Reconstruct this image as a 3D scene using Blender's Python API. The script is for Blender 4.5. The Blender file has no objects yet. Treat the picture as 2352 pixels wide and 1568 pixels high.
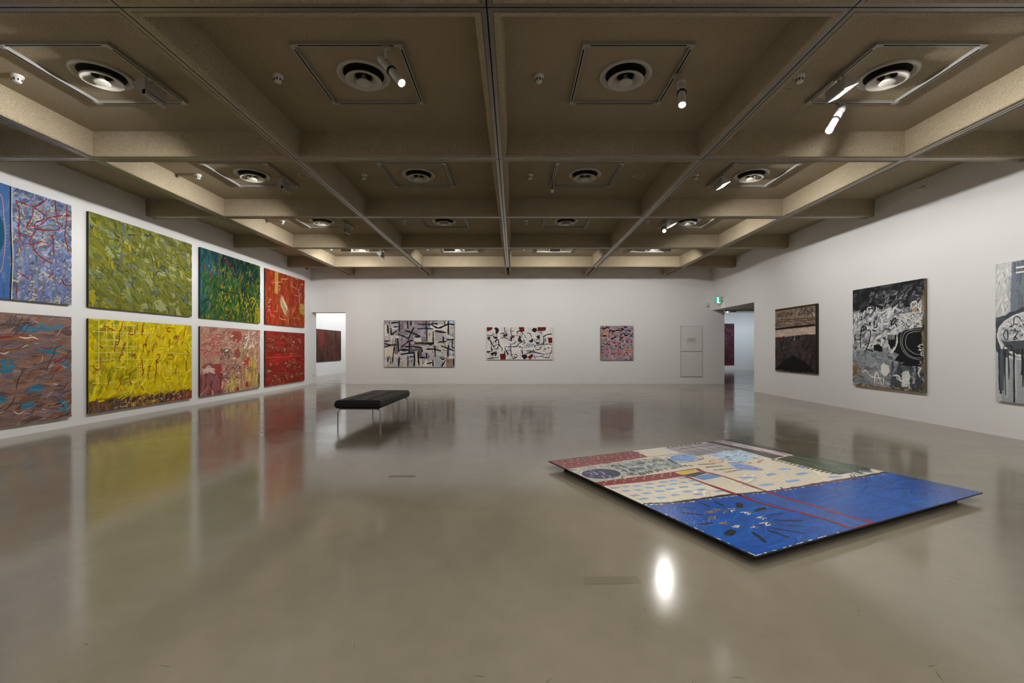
import bpy, math, random
from mathutils import Vector, Matrix
from mathutils.geometry import tessellate_polygon

scene = bpy.context.scene
COL = scene.collection
R = math.radians

# ------------------------------------------------------------------ camera, world, exposure
cam_data = bpy.data.cameras.new('camera')
cam_data.sensor_width = 36.0
cam_data.lens = 16.0
cam_data.shift_x = -5.0 / 2352
cam_data.shift_y = 15.0 / 2352
cam_data.clip_start = 0.05
cam = bpy.data.objects.new('camera', cam_data)
COL.objects.link(cam)
cam.location = (0, 0, 1.4)
cam.rotation_euler = (R(90), 0, 0)
scene.camera = cam

world = bpy.data.worlds.new('world')
world.use_nodes = True
world.node_tree.nodes['Background'].inputs['Color'].default_value = (0, 0, 0, 1)
world.node_tree.nodes['Background'].inputs['Strength'].default_value = 0.0
scene.world = world
scene.view_settings.view_transform = 'Standard'
scene.view_settings.look = 'None'
scene.view_settings.gamma = 1.0
scene.view_settings.exposure = 0.0
scene.view_settings.use_curve_mapping = False
scene.cycles.adaptive_threshold = 0.05
scene.cycles.max_bounces = 7
scene.cycles.glossy_bounces = 3
scene.cycles.caustics_reflective = False

FLOOD = 1090.0          # radiance of the wall-washer apertures
DOWN_W = 125.0         # watts of the added downward spotlights out of view
SPOT_W = 90.0         # watts of the track spotlights
WARM = (1.0, 0.992, 0.978)

# ------------------------------------------------------------------ materials
def lin(c):
    c = c / 255.0
    return c / 12.92 if c <= 0.04045 else ((c + 0.055) / 1.055) ** 2.4

def pig(rgb, k=1.3):
    return tuple(min(0.88, lin(min(255.0, c)) * k) for c in rgb)

def new_mat(name):
    m = bpy.data.materials.new(name); m.use_nodes = True
    return m, m.node_tree.nodes, m.node_tree.links, m.node_tree.nodes['Principled BSDF']

def plain(name, col, rough=0.5, metal=0.0, spec=0.5):
    m, n, l, b = new_mat(name)
    b.inputs['Base Color'].default_value = (*col, 1)
    b.inputs['Roughness'].default_value = rough
    b.inputs['Metallic'].default_value = metal
    b.inputs['Specular IOR Level'].default_value = spec
    # faint procedural wear so nothing is perfectly uniform
    tc = n.new('ShaderNodeTexCoord'); nz = n.new('ShaderNodeTexNoise')
    nz.inputs['Scale'].default_value = 14.0
    l.new(tc.outputs['Object'], nz.inputs['Vector'])
    mx = n.new('ShaderNodeMix'); mx.data_type = 'RGBA'
    mx.inputs['A'].default_value = (*[c * 0.94 for c in col], 1)
    mx.inputs['B'].default_value = (*[min(1, c * 1.05) for c in col], 1)
    l.new(nz.outputs['Fac'], mx.inputs['Factor']); l.new(mx.outputs['Result'], b.inputs['Base Color'])
    return m

def emit(name, col, strength):
    m = bpy.data.materials.new(name); m.use_nodes = True
    n = m.node_tree.nodes; n.clear()
    e = n.new('ShaderNodeEmission'); o = n.new('ShaderNodeOutputMaterial')
    e.inputs['Color'].default_value = (*col, 1); e.inputs['Strength'].default_value = strength
    m.node_tree.links.new(e.outputs[0], o.inputs['Surface'])
    return m

def ramp_mat(name, cols, scale=2.0, stretch=(1, 1, 1), rough=0.6, detail=6.0, distort=0.6, bump=0.15, seed=0.0, lo=0.32, hi=0.68, spec=0.3):
    """noise through a colour ramp: painted grounds"""
    m, n, l, b = new_mat(name)
    tc = n.new('ShaderNodeTexCoord'); mp = n.new('ShaderNodeMapping')
    mp.inputs['Scale'].default_value = stretch
    mp.inputs['Location'].default_value = (seed, seed * 1.7, seed * 0.3)
    nz = n.new('ShaderNodeTexNoise'); nz.inputs['Scale'].default_value = scale
    nz.inputs['Detail'].default_value = detail; nz.inputs['Distortion'].default_value = distort
    cr = n.new('ShaderNodeValToRGB')
    e = cr.color_ramp.elements
    while len(e) < len(cols): e.new(0.5)
    for i, c in enumerate(cols):
        e[i].position = lo + (hi - lo) * i / max(1, len(cols) - 1); e[i].color = (*c, 1)
    l.new(tc.outputs['Object'], mp.inputs['Vector']); l.new(mp.outputs['Vector'], nz.inputs['Vector'])
    l.new(nz.outputs['Fac'], cr.inputs['Fac']); l.new(cr.outputs['Color'], b.inputs['Base Color'])
    b.inputs['Roughness'].default_value = rough; b.inputs['Specular IOR Level'].default_value = spec
    if bump:
        bp = n.new('ShaderNodeBump'); bp.inputs['Strength'].default_value = bump; bp.inputs['Distance'].default_value = 0.01
        l.new(nz.outputs['Fac'], bp.inputs['Height']); l.new(bp.outputs['Normal'], b.inputs['Normal'])
    return m

def concrete_mat():
    m, n, l, b = new_mat('sprayed_concrete')
    tc = n.new('ShaderNodeTexCoord')
    n1 = n.new('ShaderNodeTexNoise'); n1.inputs['Scale'].default_value = 90; n1.inputs['Detail'].default_value = 4
    n2 = n.new('ShaderNodeTexNoise'); n2.inputs['Scale'].default_value = 1.3; n2.inputs['Detail'].default_value = 5
    c1 = n.new('ShaderNodeValToRGB'); e = c1.color_ramp.elements
    e[0].position = 0.3; e[0].color = (0.30, 0.243, 0.162, 1); e[1].position = 0.7; e[1].color = (0.54, 0.452, 0.314, 1)
    mx = n.new('ShaderNodeMix'); mx.data_type = 'RGBA'; mx.blend_type = 'MULTIPLY'; mx.inputs['Factor'].default_value = 0.5
    c2 = n.new('ShaderNodeValToRGB'); e = c2.color_ramp.elements
    e[0].position = 0.3; e[0].color = (0.72, 0.7, 0.68, 1); e[1].position = 0.75; e[1].color = (1, 1, 1, 1)
    for a in (n1, n2): l.new(tc.outputs['Object'], a.inputs['Vector'])
    l.new(n1.outputs['Fac'], c1.inputs['Fac']); l.new(n2.outputs['Fac'], c2.inputs['Fac'])
    l.new(c1.outputs['Color'], mx.inputs['A']); l.new(c2.outputs['Color'], mx.inputs['B'])
    l.new(mx.outputs['Result'], b.inputs['Base Color'])
    b.inputs['Roughness'].default_value = 0.95; b.inputs['Specular IOR Level'].default_value = 0.15
    bp = n.new('ShaderNodeBump'); bp.inputs['Strength'].default_value = 0.7; bp.inputs['Distance'].default_value = 0.012
    l.new(n1.outputs['Fac'], bp.inputs['Height']); l.new(bp.outputs['Normal'], b.inputs['Normal'])
    return m

def wall_mat():
    m, n, l, b = new_mat('white_wall_paint')
    tc = n.new('ShaderNodeTexCoord')
    n1 = n.new('ShaderNodeTexNoise'); n1.inputs['Scale'].default_value = 0.5; n1.inputs['Detail'].default_value = 4
    c1 = n.new('ShaderNodeValToRGB'); e = c1.color_ramp.elements
    e[0].position = 0.3; e[0].color = (0.76, 0.745, 0.73, 1); e[1].position = 0.7; e[1].color = (0.79, 0.785, 0.775, 1)
    l.new(tc.outputs['Object'], n1.inputs['Vector']); l.new(n1.outputs['Fac'], c1.inputs['Fac'])
    l.new(c1.outputs['Color'], b.inputs['Base Color'])
    b.inputs['Roughness'].default_value = 0.85; b.inputs['Specular IOR Level'].default_value = 0.2
    return m

def floor_mat():
    m, n, l, b = new_mat('polished_concrete_floor')
    tc = n.new('ShaderNodeTexCoord'); mp = n.new('ShaderNodeMapping'); mp.inputs['Location'].default_value = (0.13, 0.29, 0.37)
    l.new(tc.outputs['Object'], mp.inputs['Vector'])
    n1 = n.new('ShaderNodeTexNoise'); n1.inputs['Scale'].default_value = 0.55; n1.inputs['Detail'].default_value = 4; n1.inputs['Roughness'].default_value = 0.6
    n2 = n.new('ShaderNodeTexNoise'); n2.inputs['Scale'].default_value = 9; n2.inputs['Detail'].default_value = 2
    n3 = n.new('ShaderNodeTexNoise'); n3.inputs['Scale'].default_value = 2.2; n3.inputs['Detail'].default_value = 6
    for a in (n1, n2, n3): l.new(mp.outputs['Vector'], a.inputs['Vector'])
    c1 = n.new('ShaderNodeValToRGB'); e = c1.color_ramp.elements
    e[0].position = 0.3; e[0].color = (0.245, 0.213, 0.156, 1); e[1].position = 0.72; e[1].color = (0.31, 0.275, 0.21, 1)
    c2 = n.new('ShaderNodeValToRGB'); e = c2.color_ramp.elements
    e[0].position = 0.25; e[0].color = (0.86, 0.86, 0.86, 1); e[1].position = 0.75; e[1].color = (1, 1, 1, 1)
    mx = n.new('ShaderNodeMix'); mx.data_type = 'RGBA'; mx.blend_type = 'MULTIPLY'; mx.inputs['Factor'].default_value = 0.55
    l.new(n1.outputs['Fac'], c1.inputs['Fac']); l.new(n2.outputs['Fac'], c2.inputs['Fac'])
    l.new(c1.outputs['Color'], mx.inputs['A']); l.new(c2.outputs['Color'], mx.inputs['B'])
    l.new(mx.outputs['Result'], b.inputs['Base Color'])
    mr = n.new('ShaderNodeMapRange'); mr.inputs['From Min'].default_value = 0.3; mr.inputs['From Max'].default_value = 0.7
    mr.inputs['To Min'].default_value = 0.10; mr.inputs['To Max'].default_value = 0.17
    l.new(n3.outputs['Fac'], mr.inputs['Value']); l.new(mr.outputs['Result'], b.inputs['Roughness'])
    b.inputs['IOR'].default_value = 1.5; b.inputs['Specular IOR Level'].default_value = 0.55
    return m

def brush_mat(name, rough=0.65, spec=0.12):
    m, n, l, b = new_mat(name)
    at = n.new('ShaderNodeAttribute'); at.attribute_name = 'pigment'
    tc = n.new('ShaderNodeTexCoord'); nz = n.new('ShaderNodeTexNoise'); nz.inputs['Scale'].default_value = 26; nz.inputs['Detail'].default_value = 5
    l.new(tc.outputs['Object'], nz.inputs['Vector'])
    mr = n.new('ShaderNodeMapRange'); mr.inputs['To Min'].default_value = 0.72; mr.inputs['To Max'].default_value = 1.25
    l.new(nz.outputs['Fac'], mr.inputs['Value'])
    mx = n.new('ShaderNodeMix'); mx.data_type = 'RGBA'; mx.blend_type = 'MULTIPLY'; mx.inputs['Factor'].default_value = 1.0
    l.new(at.outputs['Color'], mx.inputs['A']); l.new(mr.outputs['Result'], mx.inputs['B'])
    l.new(mx.outputs['Result'], b.inputs['Base Color'])
    b.inputs['Roughness'].default_value = rough; b.inputs['Specular IOR Level'].default_value = spec
    return m

M_CONC = concrete_mat(); M_WALL = wall_mat(); M_FLOOR = floor_mat()
M_STEEL = plain('galvanised_strip', (0.36, 0.34, 0.31), 0.36, 0.85)
M_RAIL = plain('grey_track_metal', (0.42, 0.41, 0.38), 0.35, 0.35)
M_SLOT = plain('black_slot', (0.012, 0.011, 0.01), 0.8, 0, 0.1)
M_DIFF = plain('cream_enamel', (0.52, 0.49, 0.42), 0.4)
M_WHITE = plain('white_enamel', (0.68, 0.67, 0.64), 0.35)
M_FIXT = plain('grey_lamp_enamel', (0.4, 0.39, 0.37), 0.4)
M_CHROME = plain('brushed_chrome', (0.62, 0.6, 0.56), 0.22, 1.0)
M_LEATHER = plain('black_leather', (0.011, 0.0105, 0.010), 0.5, 0, 0.35)
M_BLACK = plain('black_paint', (0.012, 0.012, 0.012), 0.6, 0, 0.3)
M_EDGE = plain('raw_canvas_edge', (0.035, 0.033, 0.028), 0.8, 0, 0.2)
M_EDGEW = plain('white_canvas_edge', (0.6, 0.58, 0.55), 0.8, 0, 0.2)
M_LINEN = plain('linen_edge', (0.2, 0.155, 0.1), 0.85, 0, 0.2)
M_BRUSH = brush_mat('oil_paint'); M_BRUSHG = brush_mat('gloss_enamel_paint', 0.24, 0.32)
M_FLOOD = emit('flood_aperture_glow', WARM, FLOOD)
M_FLOODB = emit('flood_aperture_glow_dimmed', WARM, FLOOD * 0.74)
M_FLOODR = emit('flood_aperture_glow_right', WARM, FLOOD * 0.8)
M_LENS = emit('spot_lens_glow', (1, 0.97, 0.92), 60.0)
M_LENSB = emit('bright_spot_lens_glow', (1, 0.97, 0.92), 110.0)

# ------------------------------------------------------------------ mesh helpers
class MB:
    def __init__(s): s.v = []; s.f = []; s.sm = []
    def add(s, vs, fs, smooth=False):
        o = len(s.v); s.v += [tuple(p) for p in vs]
        for f in fs: s.f.append(tuple(i + o for i in f)); s.sm.append(smooth)
        return s
    def box(s, x0, x1, y0, y1, z0, z1):
        return s.add([(x0, y0, z0), (x1, y0, z0), (x1, y1, z0), (x0, y1, z0), (x0, y0, z1), (x1, y0, z1), (x1, y1, z1), (x0, y1, z1)],
                     [(0, 3, 2, 1), (4, 5, 6, 7), (0, 1, 5, 4), (1, 2, 6, 5), (2, 3, 7, 6), (3, 0, 4, 7)])
    def bbox(s, x0, x1, y0, y1, z0, z1, c=0.01):
        """box with chamfered long edges (8-gon section along x)"""
        pr = [(y0 + c, z0), (y1 - c, z0), (y1, z0 + c), (y1, z1 - c), (y1 - c, z1), (y0 + c, z1), (y0, z1 - c), (y0, z0 + c)]
        vs = [(x0, a, b) for a, b in pr] + [(x1, a, b) for a, b in pr]
        return s.add(vs, [tuple(range(7, -1, -1)), tuple(range(8, 16))] + [(i, (i + 1) % 8, 8 + (i + 1) % 8, 8 + i) for i in range(8)])
    def lathe(s, prof, n=32, at=(0, 0, 0), smooth=True):
        vs = []
        for r, z in prof:
            for k in range(n):
                a = 2 * math.pi * k / n
                vs.append((at[0] + r * math.cos(a), at[1] + r * math.sin(a), at[2] + z))
        fs = []
        for i in range(len(prof) - 1):
            for k in range(n):
                fs.append((i * n + k, i * n + (k + 1) % n, (i + 1) * n + (k + 1) % n, (i + 1) * n + k))
        return s.add(vs, fs, smooth)
    def disc(s, r, z, n=32, at=(0, 0)):
        vs = [(at[0] + r * math.cos(2 * math.pi * k / n), at[1] + r * math.sin(2 * math.pi * k / n), z) for k in range(n)]
        return s.add(vs, [tuple(range(n))])
    def axis(s, a, b, prof, n=18, cap0=True, cap1=True):
        """surface of revolution from a to b; prof = [(t along 0..1, radius)]"""
        a = Vector(a); b = Vector(b); d = (b - a)
        u = d.orthogonal().normalized(); w = d.normalized().cross(u)
        vs = []
        for t, r in prof:
            c = a + d * t
            for k in range(n):
                q = 2 * math.pi * k / n
                vs.append(c + u * (r * math.cos(q)) + w * (r * math.sin(q)))
        fs = []
        for i in range(len(prof) - 1):
            for k in range(n):
                fs.append((i * n + k, i * n + (k + 1) % n, (i + 1) * n + (k + 1) % n, (i + 1) * n + k))
        s.add(vs, fs, True)
        if cap0: s.add(vs[:n], [tuple(range(n - 1, -1, -1))])
        if cap1: s.add(vs[-n:], [tuple(range(n))])
        return s
    def tube(s, pts, r, n=12):
        P = [Vector(p) for p in pts]; vs = []; up = None
        for i, p in enumerate(P):
            t = (P[min(i + 1, len(P) - 1)] - P[max(i - 1, 0)]).normalized()
            if up is None: up = t.orthogonal().normalized()
            u = (up - t * up.dot(t)).normalized(); w = t.cross(u); up = u
            for k in range(n):
                q = 2 * math.pi * k / n
                vs.append(p + u * (r * math.cos(q)) + w * (r * math.sin(q)))
        fs = []
        for i in range(len(P) - 1):
            for k in range(n):
                fs.append((i * n + k, i * n + (k + 1) % n, (i + 1) * n + (k + 1) % n, (i + 1) * n + k))
        s.add(vs, fs, True)
        s.add(vs[:n], [tuple(range(n - 1, -1, -1))]); s.add(vs[-n:], [tuple(range(n))])
        return s
    def mesh(s, name, mat):
        me = bpy.data.meshes.new(name)
        me.from_pydata(s.v, [], s.f); me.materials.append(mat)
        me.polygons.foreach_set('use_smooth', s.sm); me.update()
        return me
    def build(s, name, mat, parent=None, loc=None):
        return obj(name, s.mesh(name, mat), parent, loc)

def obj(name, me, parent=None, loc=None):
    o = bpy.data.objects.new(name, me); COL.objects.link(o)
    if parent: o.parent = parent
    if loc: o.location = loc
    return o

def tag(o, label, cat, group=None):
    o['label'] = label; o['category'] = cat
    if group: o['group'] = group
    return o

def thing(name, label, cat, loc=(0, 0, 0), rotz=0.0, group=None):
    o = bpy.data.objects.new(name, None); COL.objects.link(o)
    o.empty_display_size = 0.1
    o.location = loc; o.rotation_euler = (0, 0, rotz)
    return tag(o, label, cat, group)

def struct(o): o['kind'] = 'structure'; return o

def copy_tree(o, parent=None):
    c = o.copy(); COL.objects.link(c); c.parent = parent
    for ch in list(o.children): copy_tree(ch, c)
    return c

# ------------------------------------------------------------------ the room shell
XL, XR, YB, YF = -7.90, 7.73, 17.75, -8.30
ZB, ZS, ZT = 4.23, 4.59, 4.75            # rib underside, coffer soffit, top of slab
Floor = struct(MB().box(-12.0, 19.0, -8.7, 31.5, -0.15, 0.0).build('floor', M_FLOOR))
struct(MB().box(XL - 0.41, XL, YF - 0.4, 18.16, 0, ZT).build('wall_left', M_WALL))
wb = MB()
wb.box(-6.57, 8.20, YB, 18.16, 0, ZT); wb.box(XL, -6.57, YB, 18.16, 2.79, ZT)
struct(wb.build('wall_back', M_WALL))
wr = MB()
wr.box(XR, 8.20, YF - 0.4, 14.66, 0, ZT); wr.box(XR, 8.20, 14.66, YB, 2.875, ZT)
struct(wr.build('wall_right', M_WALL))
struct(MB().box(XL, XR, YF - 0.4, YF, 0, ZT).build('wall_front', M_WALL))
# the room behind the left doorway
g = MB(); g.box(-10.1, -9.69, 18.16, 30.6, 0, 4.4); g.box(-9.69, XL - 0.41, 18.0, 18.16, 0, 4.4); g.box(-10.1, -9.69, 18.0, 18.16, 0, 4.4)
struct(g.build('wall_left_gallery', M_WALL))
struct(MB().box(-9.69, 1.4, 30.2, 30.6, 0, 4.4).build('wall_back_gallery', M_WALL))
struct(MB().box(1.0, 1.4, 18.16, 30.2, 0, 4.4).build('wall_right_gallery', M_WALL))
struct(MB().box(-10.1, 1.4, 18.0, 30.6, 4.4, 4.55).build('ceiling_gallery', M_WALL))
# the space behind the right doorway: a low passage and a room beyond it
struct(MB().box(8.20, 18.0, 10.0, 18.20, 2.875, 3.3).build('ceiling_passage', M_WALL))
struct(MB().box(8.20, 18.0, 9.7, 10.0, 0, 3.3).build('wall_front_passage', M_WALL))
struct(MB().box(18.0, 18.3, 9.7, 29.3, 0, 3.9).build('wall_right_annex', M_WALL))
struct(MB().box(7.9, 18.0, 29.0, 29.3, 0, 3.9).build('wall_back_annex', M_WALL))
struct(MB().box(7.9, 8.20, 18.16, 29.0, 0, 3.9).build('wall_left_annex', M_WALL))
struct(MB().box(7.9, 18.3, 18.20, 29.3, 3.65, 3.9).build('ceiling_annex', M_WALL))

# ------------------------------------------------------------------ coffered ceiling
BX = [-6.338 + 3.055 * i for i in range(5)]
BY = [3.79 + 3.045 * i for i in range(-4, 5)]
ceil_o = struct(MB().box(XL - 0.41, 8.20, YF - 0.4, 18.16, ZS + 0.03, ZT).build('ceiling', M_CONC))
G, SW, CW = 0.006, 0.043, 0.058
def coffer(w, d, sides, steel=True):
    """one precast coffer, local origin at its centre; sides = which of L R N F carry a rib"""
    hx, hy = w / 2, d / 2
    m = MB()
    off = G + SW + 0.004
    x0 = -hx + (off if 'L' in sides else 0); x1 = hx - (off if 'R' in sides else 0)
    y0 = -hy + (off if 'N' in sides else 0); y1 = hy - (off if 'F' in sides else 0)
    i0 = x0 + (CW if 'L' in sides else 0); i1 = x1 - (CW if 'R' in sides else 0)
    j0 = y0 + (CW if 'N' in sides else 0); j1 = y1 - (CW if 'F' in sides else 0)
    c = 0.012; t = 0.02
    hL, hR, hN, hF = ('L' in sides), ('R' in sides), ('N' in sides), ('F' in sides)
    a0, a1, b0, b1 = i0 - c * hL, i1 + c * hR, j0 - c * hN, j1 + c * hF      # inner edge of the underside, mitred
    u0, u1, v0, v1 = i0 + t * hL, i1 - t * hR, j0 + t * hN, j1 - t * hF      # splayed top of the inner faces
    def rib(p, q, ai, aj, ci, cj, ti, tj):
        m.add([(*p, ZB), (*q, ZB), (*aj, ZB), (*ai, ZB), (*ci, ZB + c), (*cj, ZB + c), (*tj, ZS), (*ti, ZS), (*p, ZS), (*q, ZS)],
              [(0, 3, 2, 1), (3, 4, 5, 2), (4, 7, 6, 5), (0, 1, 9, 8)])
    if hN: rib((x0, y0), (x1, y0), (a0, b0), (a1, b0), (i0, j0), (i1, j0), (u0, v0), (u1, v0))
    if hF: rib((x1, y1), (x0, y1), (a1, b1), (a0, b1), (i1, j1), (i0, j1), (u1, v1), (u0, v1))
    if hL: rib((x0, y1), (x0, y0), (a0, b1), (a0, b0), (i0, j1), (i0, j0), (u0, v1), (u0, v0))
    if hR: rib((x1, y0), (x1, y1), (a1, b0), (a1, b1), (i1, j0), (i1, j1), (u1, v0), (u1, v1))
    m.box(i0 - 0.05, i1 + 0.05, j0 - 0.05, j1 + 0.05, ZS, ZS + 0.03)
    strips = []
    if steel:
        if 'N' in sides: strips.append((-hx + G, hx - G, -hy + G, -hy + G + SW))
        if 'F' in sides: strips.append((-hx + G, hx - G, hy - G - SW, hy - G))
        yy0 = -hy + (G + SW if 'N' in sides else 0); yy1 = hy - (G + SW if 'F' in sides else 0)
        if 'L' in sides: strips.append((-hx + G, -hx + G + SW, yy0, yy1))
        if 'R' in sides: strips.append((hx - G - SW, hx - G, yy0, yy1))
    return m.mesh('coffer', M_CONC), [MB().box(a, b, cc, dd, ZB + 0.004, ZB + 0.024).mesh('steel_strip', M_STEEL) for a, b, cc, dd in strips]
cache = {}
xs = [XL] + BX + [XR]; ys = BY + [YB]
for j in range(len(ys) - 1):
    for i in range(len(xs) - 1):
        w = xs[i + 1] - xs[i]; d = ys[j + 1] - ys[j]
        sides = ('L' if i > 0 else '') + ('R' if i < len(xs) - 2 else '') + 'N' + ('F' if j < len(ys) - 2 else '')
        key = (round(w, 3), round(d, 3), sides)
        if key not in cache: cache[key] = coffer(w, d, sides, steel=(j < len(ys) - 2))
        me, st = cache[key]
        c = obj('coffer', me, ceil_o, ((xs[i] + xs[i + 1]) / 2, (ys[j] + ys[j + 1]) / 2, 0))
        for q in st: obj('steel_strip', q, c)

# ------------------------------------------------------------------ fittings in the coffers
ROWN = ['nearest row of coffers', 'second row of coffers', 'third row of coffers', 'farthest row of coffers']
COLN = ['leftmost', 'second from left', 'second from right', 'rightmost']
BCX = [(BX[i] + BX[i + 1]) / 2 for i in range(4)]
BCY = [3.79 + 3.045 * (k + 0.5) for k in range(4)]
def make_diffuser():
    t = thing('air_diffuser', '', 'air vent', (0, 0, ZS))
    MB().lathe([(0.298, 0.0), (0.300, -0.014), (0.292, -0.026), (0.282, -0.03), (0.262, -0.024), (0.236, -0.008), (0.228, -0.002)], 40).build('outer_ring', M_DIFF, t)
    MB().disc(0.232, -0.003, 40).build('throat', M_SLOT, t)
    MB().lathe([(0.11, -0.012), (0.15, -0.034), (0.2, -0.066), (0.207, -0.076), (0.204, -0.084), (0.19, -0.086), (0.15, -0.066), (0.115, -0.042), (0.095, -0.02), (0.11, -0.012)], 40).build('inner_cone', M_DIFF, t)
    co = MB().lathe([(0.02, -0.006), (0.028, -0.05), (0.06, -0.072), (0.082, -0.096), (0.080, -0.102), (0.07, -0.104), (0.0, -0.105)], 28)
    co.build('core_cone', M_DIFF, t)
    return t
def make_track():
    t = thing('lighting_track', '', 'lighting track', (0, 0, ZS))
    h = 0.585; w = 0.04; zc = -0.036; e = 0.075
    for (x0, x1, y0, y1, ax) in [(-h + e, h - e, -h, -h + w, 0), (-h + e, h - e, h - w, h, 0), (-h, -h + w, -h + e, h - e, 1), (h - w, h, -h + e, h - e, 1)]:
        r = MB().box(x0, x1, y0, y1, zc, 0).build('rail', M_RAIL, t)
        sl = MB()
        if ax == 0: sl.box(x0 + 0.01, x1 - 0.01, y0 + 0.013, y1 - 0.013, zc - 0.0015, zc + 0.004)
        else: sl.box(x0 + 0.013, x1 - 0.013, y0 + 0.01, y1 - 0.01, zc - 0.0015, zc + 0.004)
        sl.build('slot', M_SLOT, r)
    for sx in (-1, 1):
        for sy in (-1, 1):
            c = MB()
            c.box(*sorted((sx * h, sx * (h - e))), *sorted((sy * h, sy * (h - w))), zc - 0.003, 0)
            c.box(*sorted((sx * h, sx * (h - w))), *sorted((sy * (h - w), sy * (h - e))), zc - 0.003, 0)
            c.build('corner_connector', M_RAIL, t)
    return t
def make_detector():
    t = thing('smoke_detector', '', 'smoke detector', (0, 0, ZS))
    MB().lathe([(0.058, 0), (0.058, -0.02), (0.052, -0.028), (0.0, -0.028)], 24).build('base', M_WHITE, t)
    MB().lathe([(0.043, -0.028), (0.045, -0.05), (0.04, -0.072), (0.033, -0.082), (0.0, -0.084)], 24).build('head', M_WHITE, t)
    for k in range(8):
        a = 2 * math.pi * k / 8 + 0.2
        s = MB().box(0.0405, 0.0462, -0.006, 0.006, -0.066, -0.044).build('vent_slot', M_SLOT, t)
        s.rotation_euler = (0, 0, a)
    return t
protos = [make_diffuser(), make_track(), make_detector()]
first = True
for j in (0, 1, 2, 3, -1, -2):
    for i in range(4):
        for k, (nm, dx, dy) in enumerate([('round cream air diffuser in the', 0, 0), ('square frame of grey lighting track in the', 0, 0), ('small white smoke detector in the', -1.01, 0.02)]):
            o = protos[k] if first else copy_tree(protos[k])
            o.location = (BCX[i] + dx, BCY[0] + 3.045 * j + dy, ZS)
            tag(o, '%s %s coffer, %s' % (nm, COLN[i], ROWN[j] if j >= 0 else ('row overhead', 'row behind viewer')[-1 - j]), ['air vent', 'lighting track', 'smoke detector'][k], ['air diffusers', 'lighting tracks', 'smoke detectors'][k] + ' in the ceiling coffers')
        first = False
def ceiling_disc(x, y, r, lab):
    t = thing('ceiling_speaker', lab, 'ceiling speaker', (x, y, ZS))
    MB().lathe([(r, 0), (r, -0.012), (r * 0.9, -0.018), (r * 0.78, -0.01)], 28).build('rim', M_DIFF, t)
    MB().disc(r * 0.8, -0.009, 28).build('grille', M_CONC, t)
ceiling_disc(BCX[0] + 0.93, BCY[1] + 0.05, 0.11, 'round ceiling speaker in the leftmost coffer of the second row')
ceiling_disc(BCX[2] + 1.01, BCY[1] + 0.05, 0.11, 'round ceiling speaker in the second coffer from right, second row')
ceiling_disc(BCX[3] - 1.03, BCY[0] + 0.26, 0.042, 'small round plate beside the smoke detector in the nearest rightmost coffer')

def flood(x, y, ang, lab, glow=M_FLOOD, baffle=None, steep=False, z=ZS, grp='wedge wall-washer lamps on the tracks'):
    """wedge shaped wall washer; local +x is the way it throws its light"""
    t = thing('wall_washer_lamp', lab, 'lamp', (x, y, z), ang, grp)
    L = 0.16
    MB().box(-0.03, 0.03, -0.05, 0.05, -0.066, -0.04).build('track_adapter', M_RAIL, t)
    MB().box(-0.012, 0.012, -0.012, 0.012, -0.125, -0.066).build('stem', M_RAIL, t)
    A, B, C = (-0.05, -0.115), (-0.05, -0.255), (0.108, -0.188)      # back top, back bottom, nose
    T = (0.0, -0.112)
    prof = [A, B, C, T]
    cheek = [A, (-0.05, -0.30), (-0.018, -0.30), (0.06, -0.235), C, T] if baffle else prof
    h = MB()
    h.add([(p[0], -L, p[1]) for p in cheek], [tuple(range(len(cheek)))]); h.add([(p[0], L, p[1]) for p in cheek], [tuple(range(len(cheek) - 1, -1, -1))])
    vs = [(p[0], -L, p[1]) for p in prof] + [(p[0], L, p[1]) for p in prof]
    h.add(vs, [(0, 4, 5, 1), (2, 6, 7, 3), (3, 7, 4, 0)])
    h.add([(B[0], -L, B[1]), (-0.018, -L, -0.246), (-0.018, L, -0.246), (B[0], L, B[1])], [(0, 1, 2, 3)])
    if baffle: h.box(-0.05, -0.018, -L, L, -0.30, -0.2465)
    h.build('housing', M_FIXT, t)
    if baffle:
        MB().add([(0.002, -L + 0.004, -0.117), (0.104, -L + 0.004, -0.191), (0.104, L - 0.004, -0.191), (0.002, L - 0.004, -0.117)], [(0, 1, 2, 3)]).build('baffle', baffle, t)
    # emitter plate low against the back panel, tilted towards the wall, shaded by the nose above
    e0, e1 = (-0.045, -0.240), (-0.014, -0.156)
    if steep: e0, e1 = (-0.040, -0.246), (0.030, -0.186)
    MB().add([(e0[0], -L + 0.01, e0[1]), (e1[0], -L + 0.01, e1[1]), (e1[0], L - 0.01, e1[1]), (e0[0], L - 0.01, e0[1])], [(0, 1, 2, 3)]).build('emitter', glow, t)
    return t
HT = 0.565
LW, RW, BW = math.pi, 0.0, math.pi / 2
for j, n in enumerate(['nearest', 'second', 'third', 'farthest']):
    flood(BCX[0] + HT, BCY[j] + (0.02, 0.05, 0.08, 0.1)[j], LW, 'wedge wall washer facing the left wall paintings, leftmost coffer of the %s row' % n, M_FLOOD, M_BLACK)
for j, n in enumerate(['nearest', 'second']):
    flood(BCX[3] - HT, BCY[j], RW, 'wedge wall washer with glowing slot facing the right wall, rightmost coffer of the %s row' % n, M_FLOODR)
flood(BCX[3] - HT, BCY[2] - 0.32, RW, 'wedge wall washer facing the right wall beside the dazzling spotlight, third row', M_FLOODR)
for i in range(4):
    flood(BCX[i] + (-0.3, -0.22, -0.05, 0.25)[i], BCY[3] - HT, BW, 'wedge wall washer facing the back wall, %s coffer of the farthest row' % COLN[i], M_FLOODB, None, True)
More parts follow.
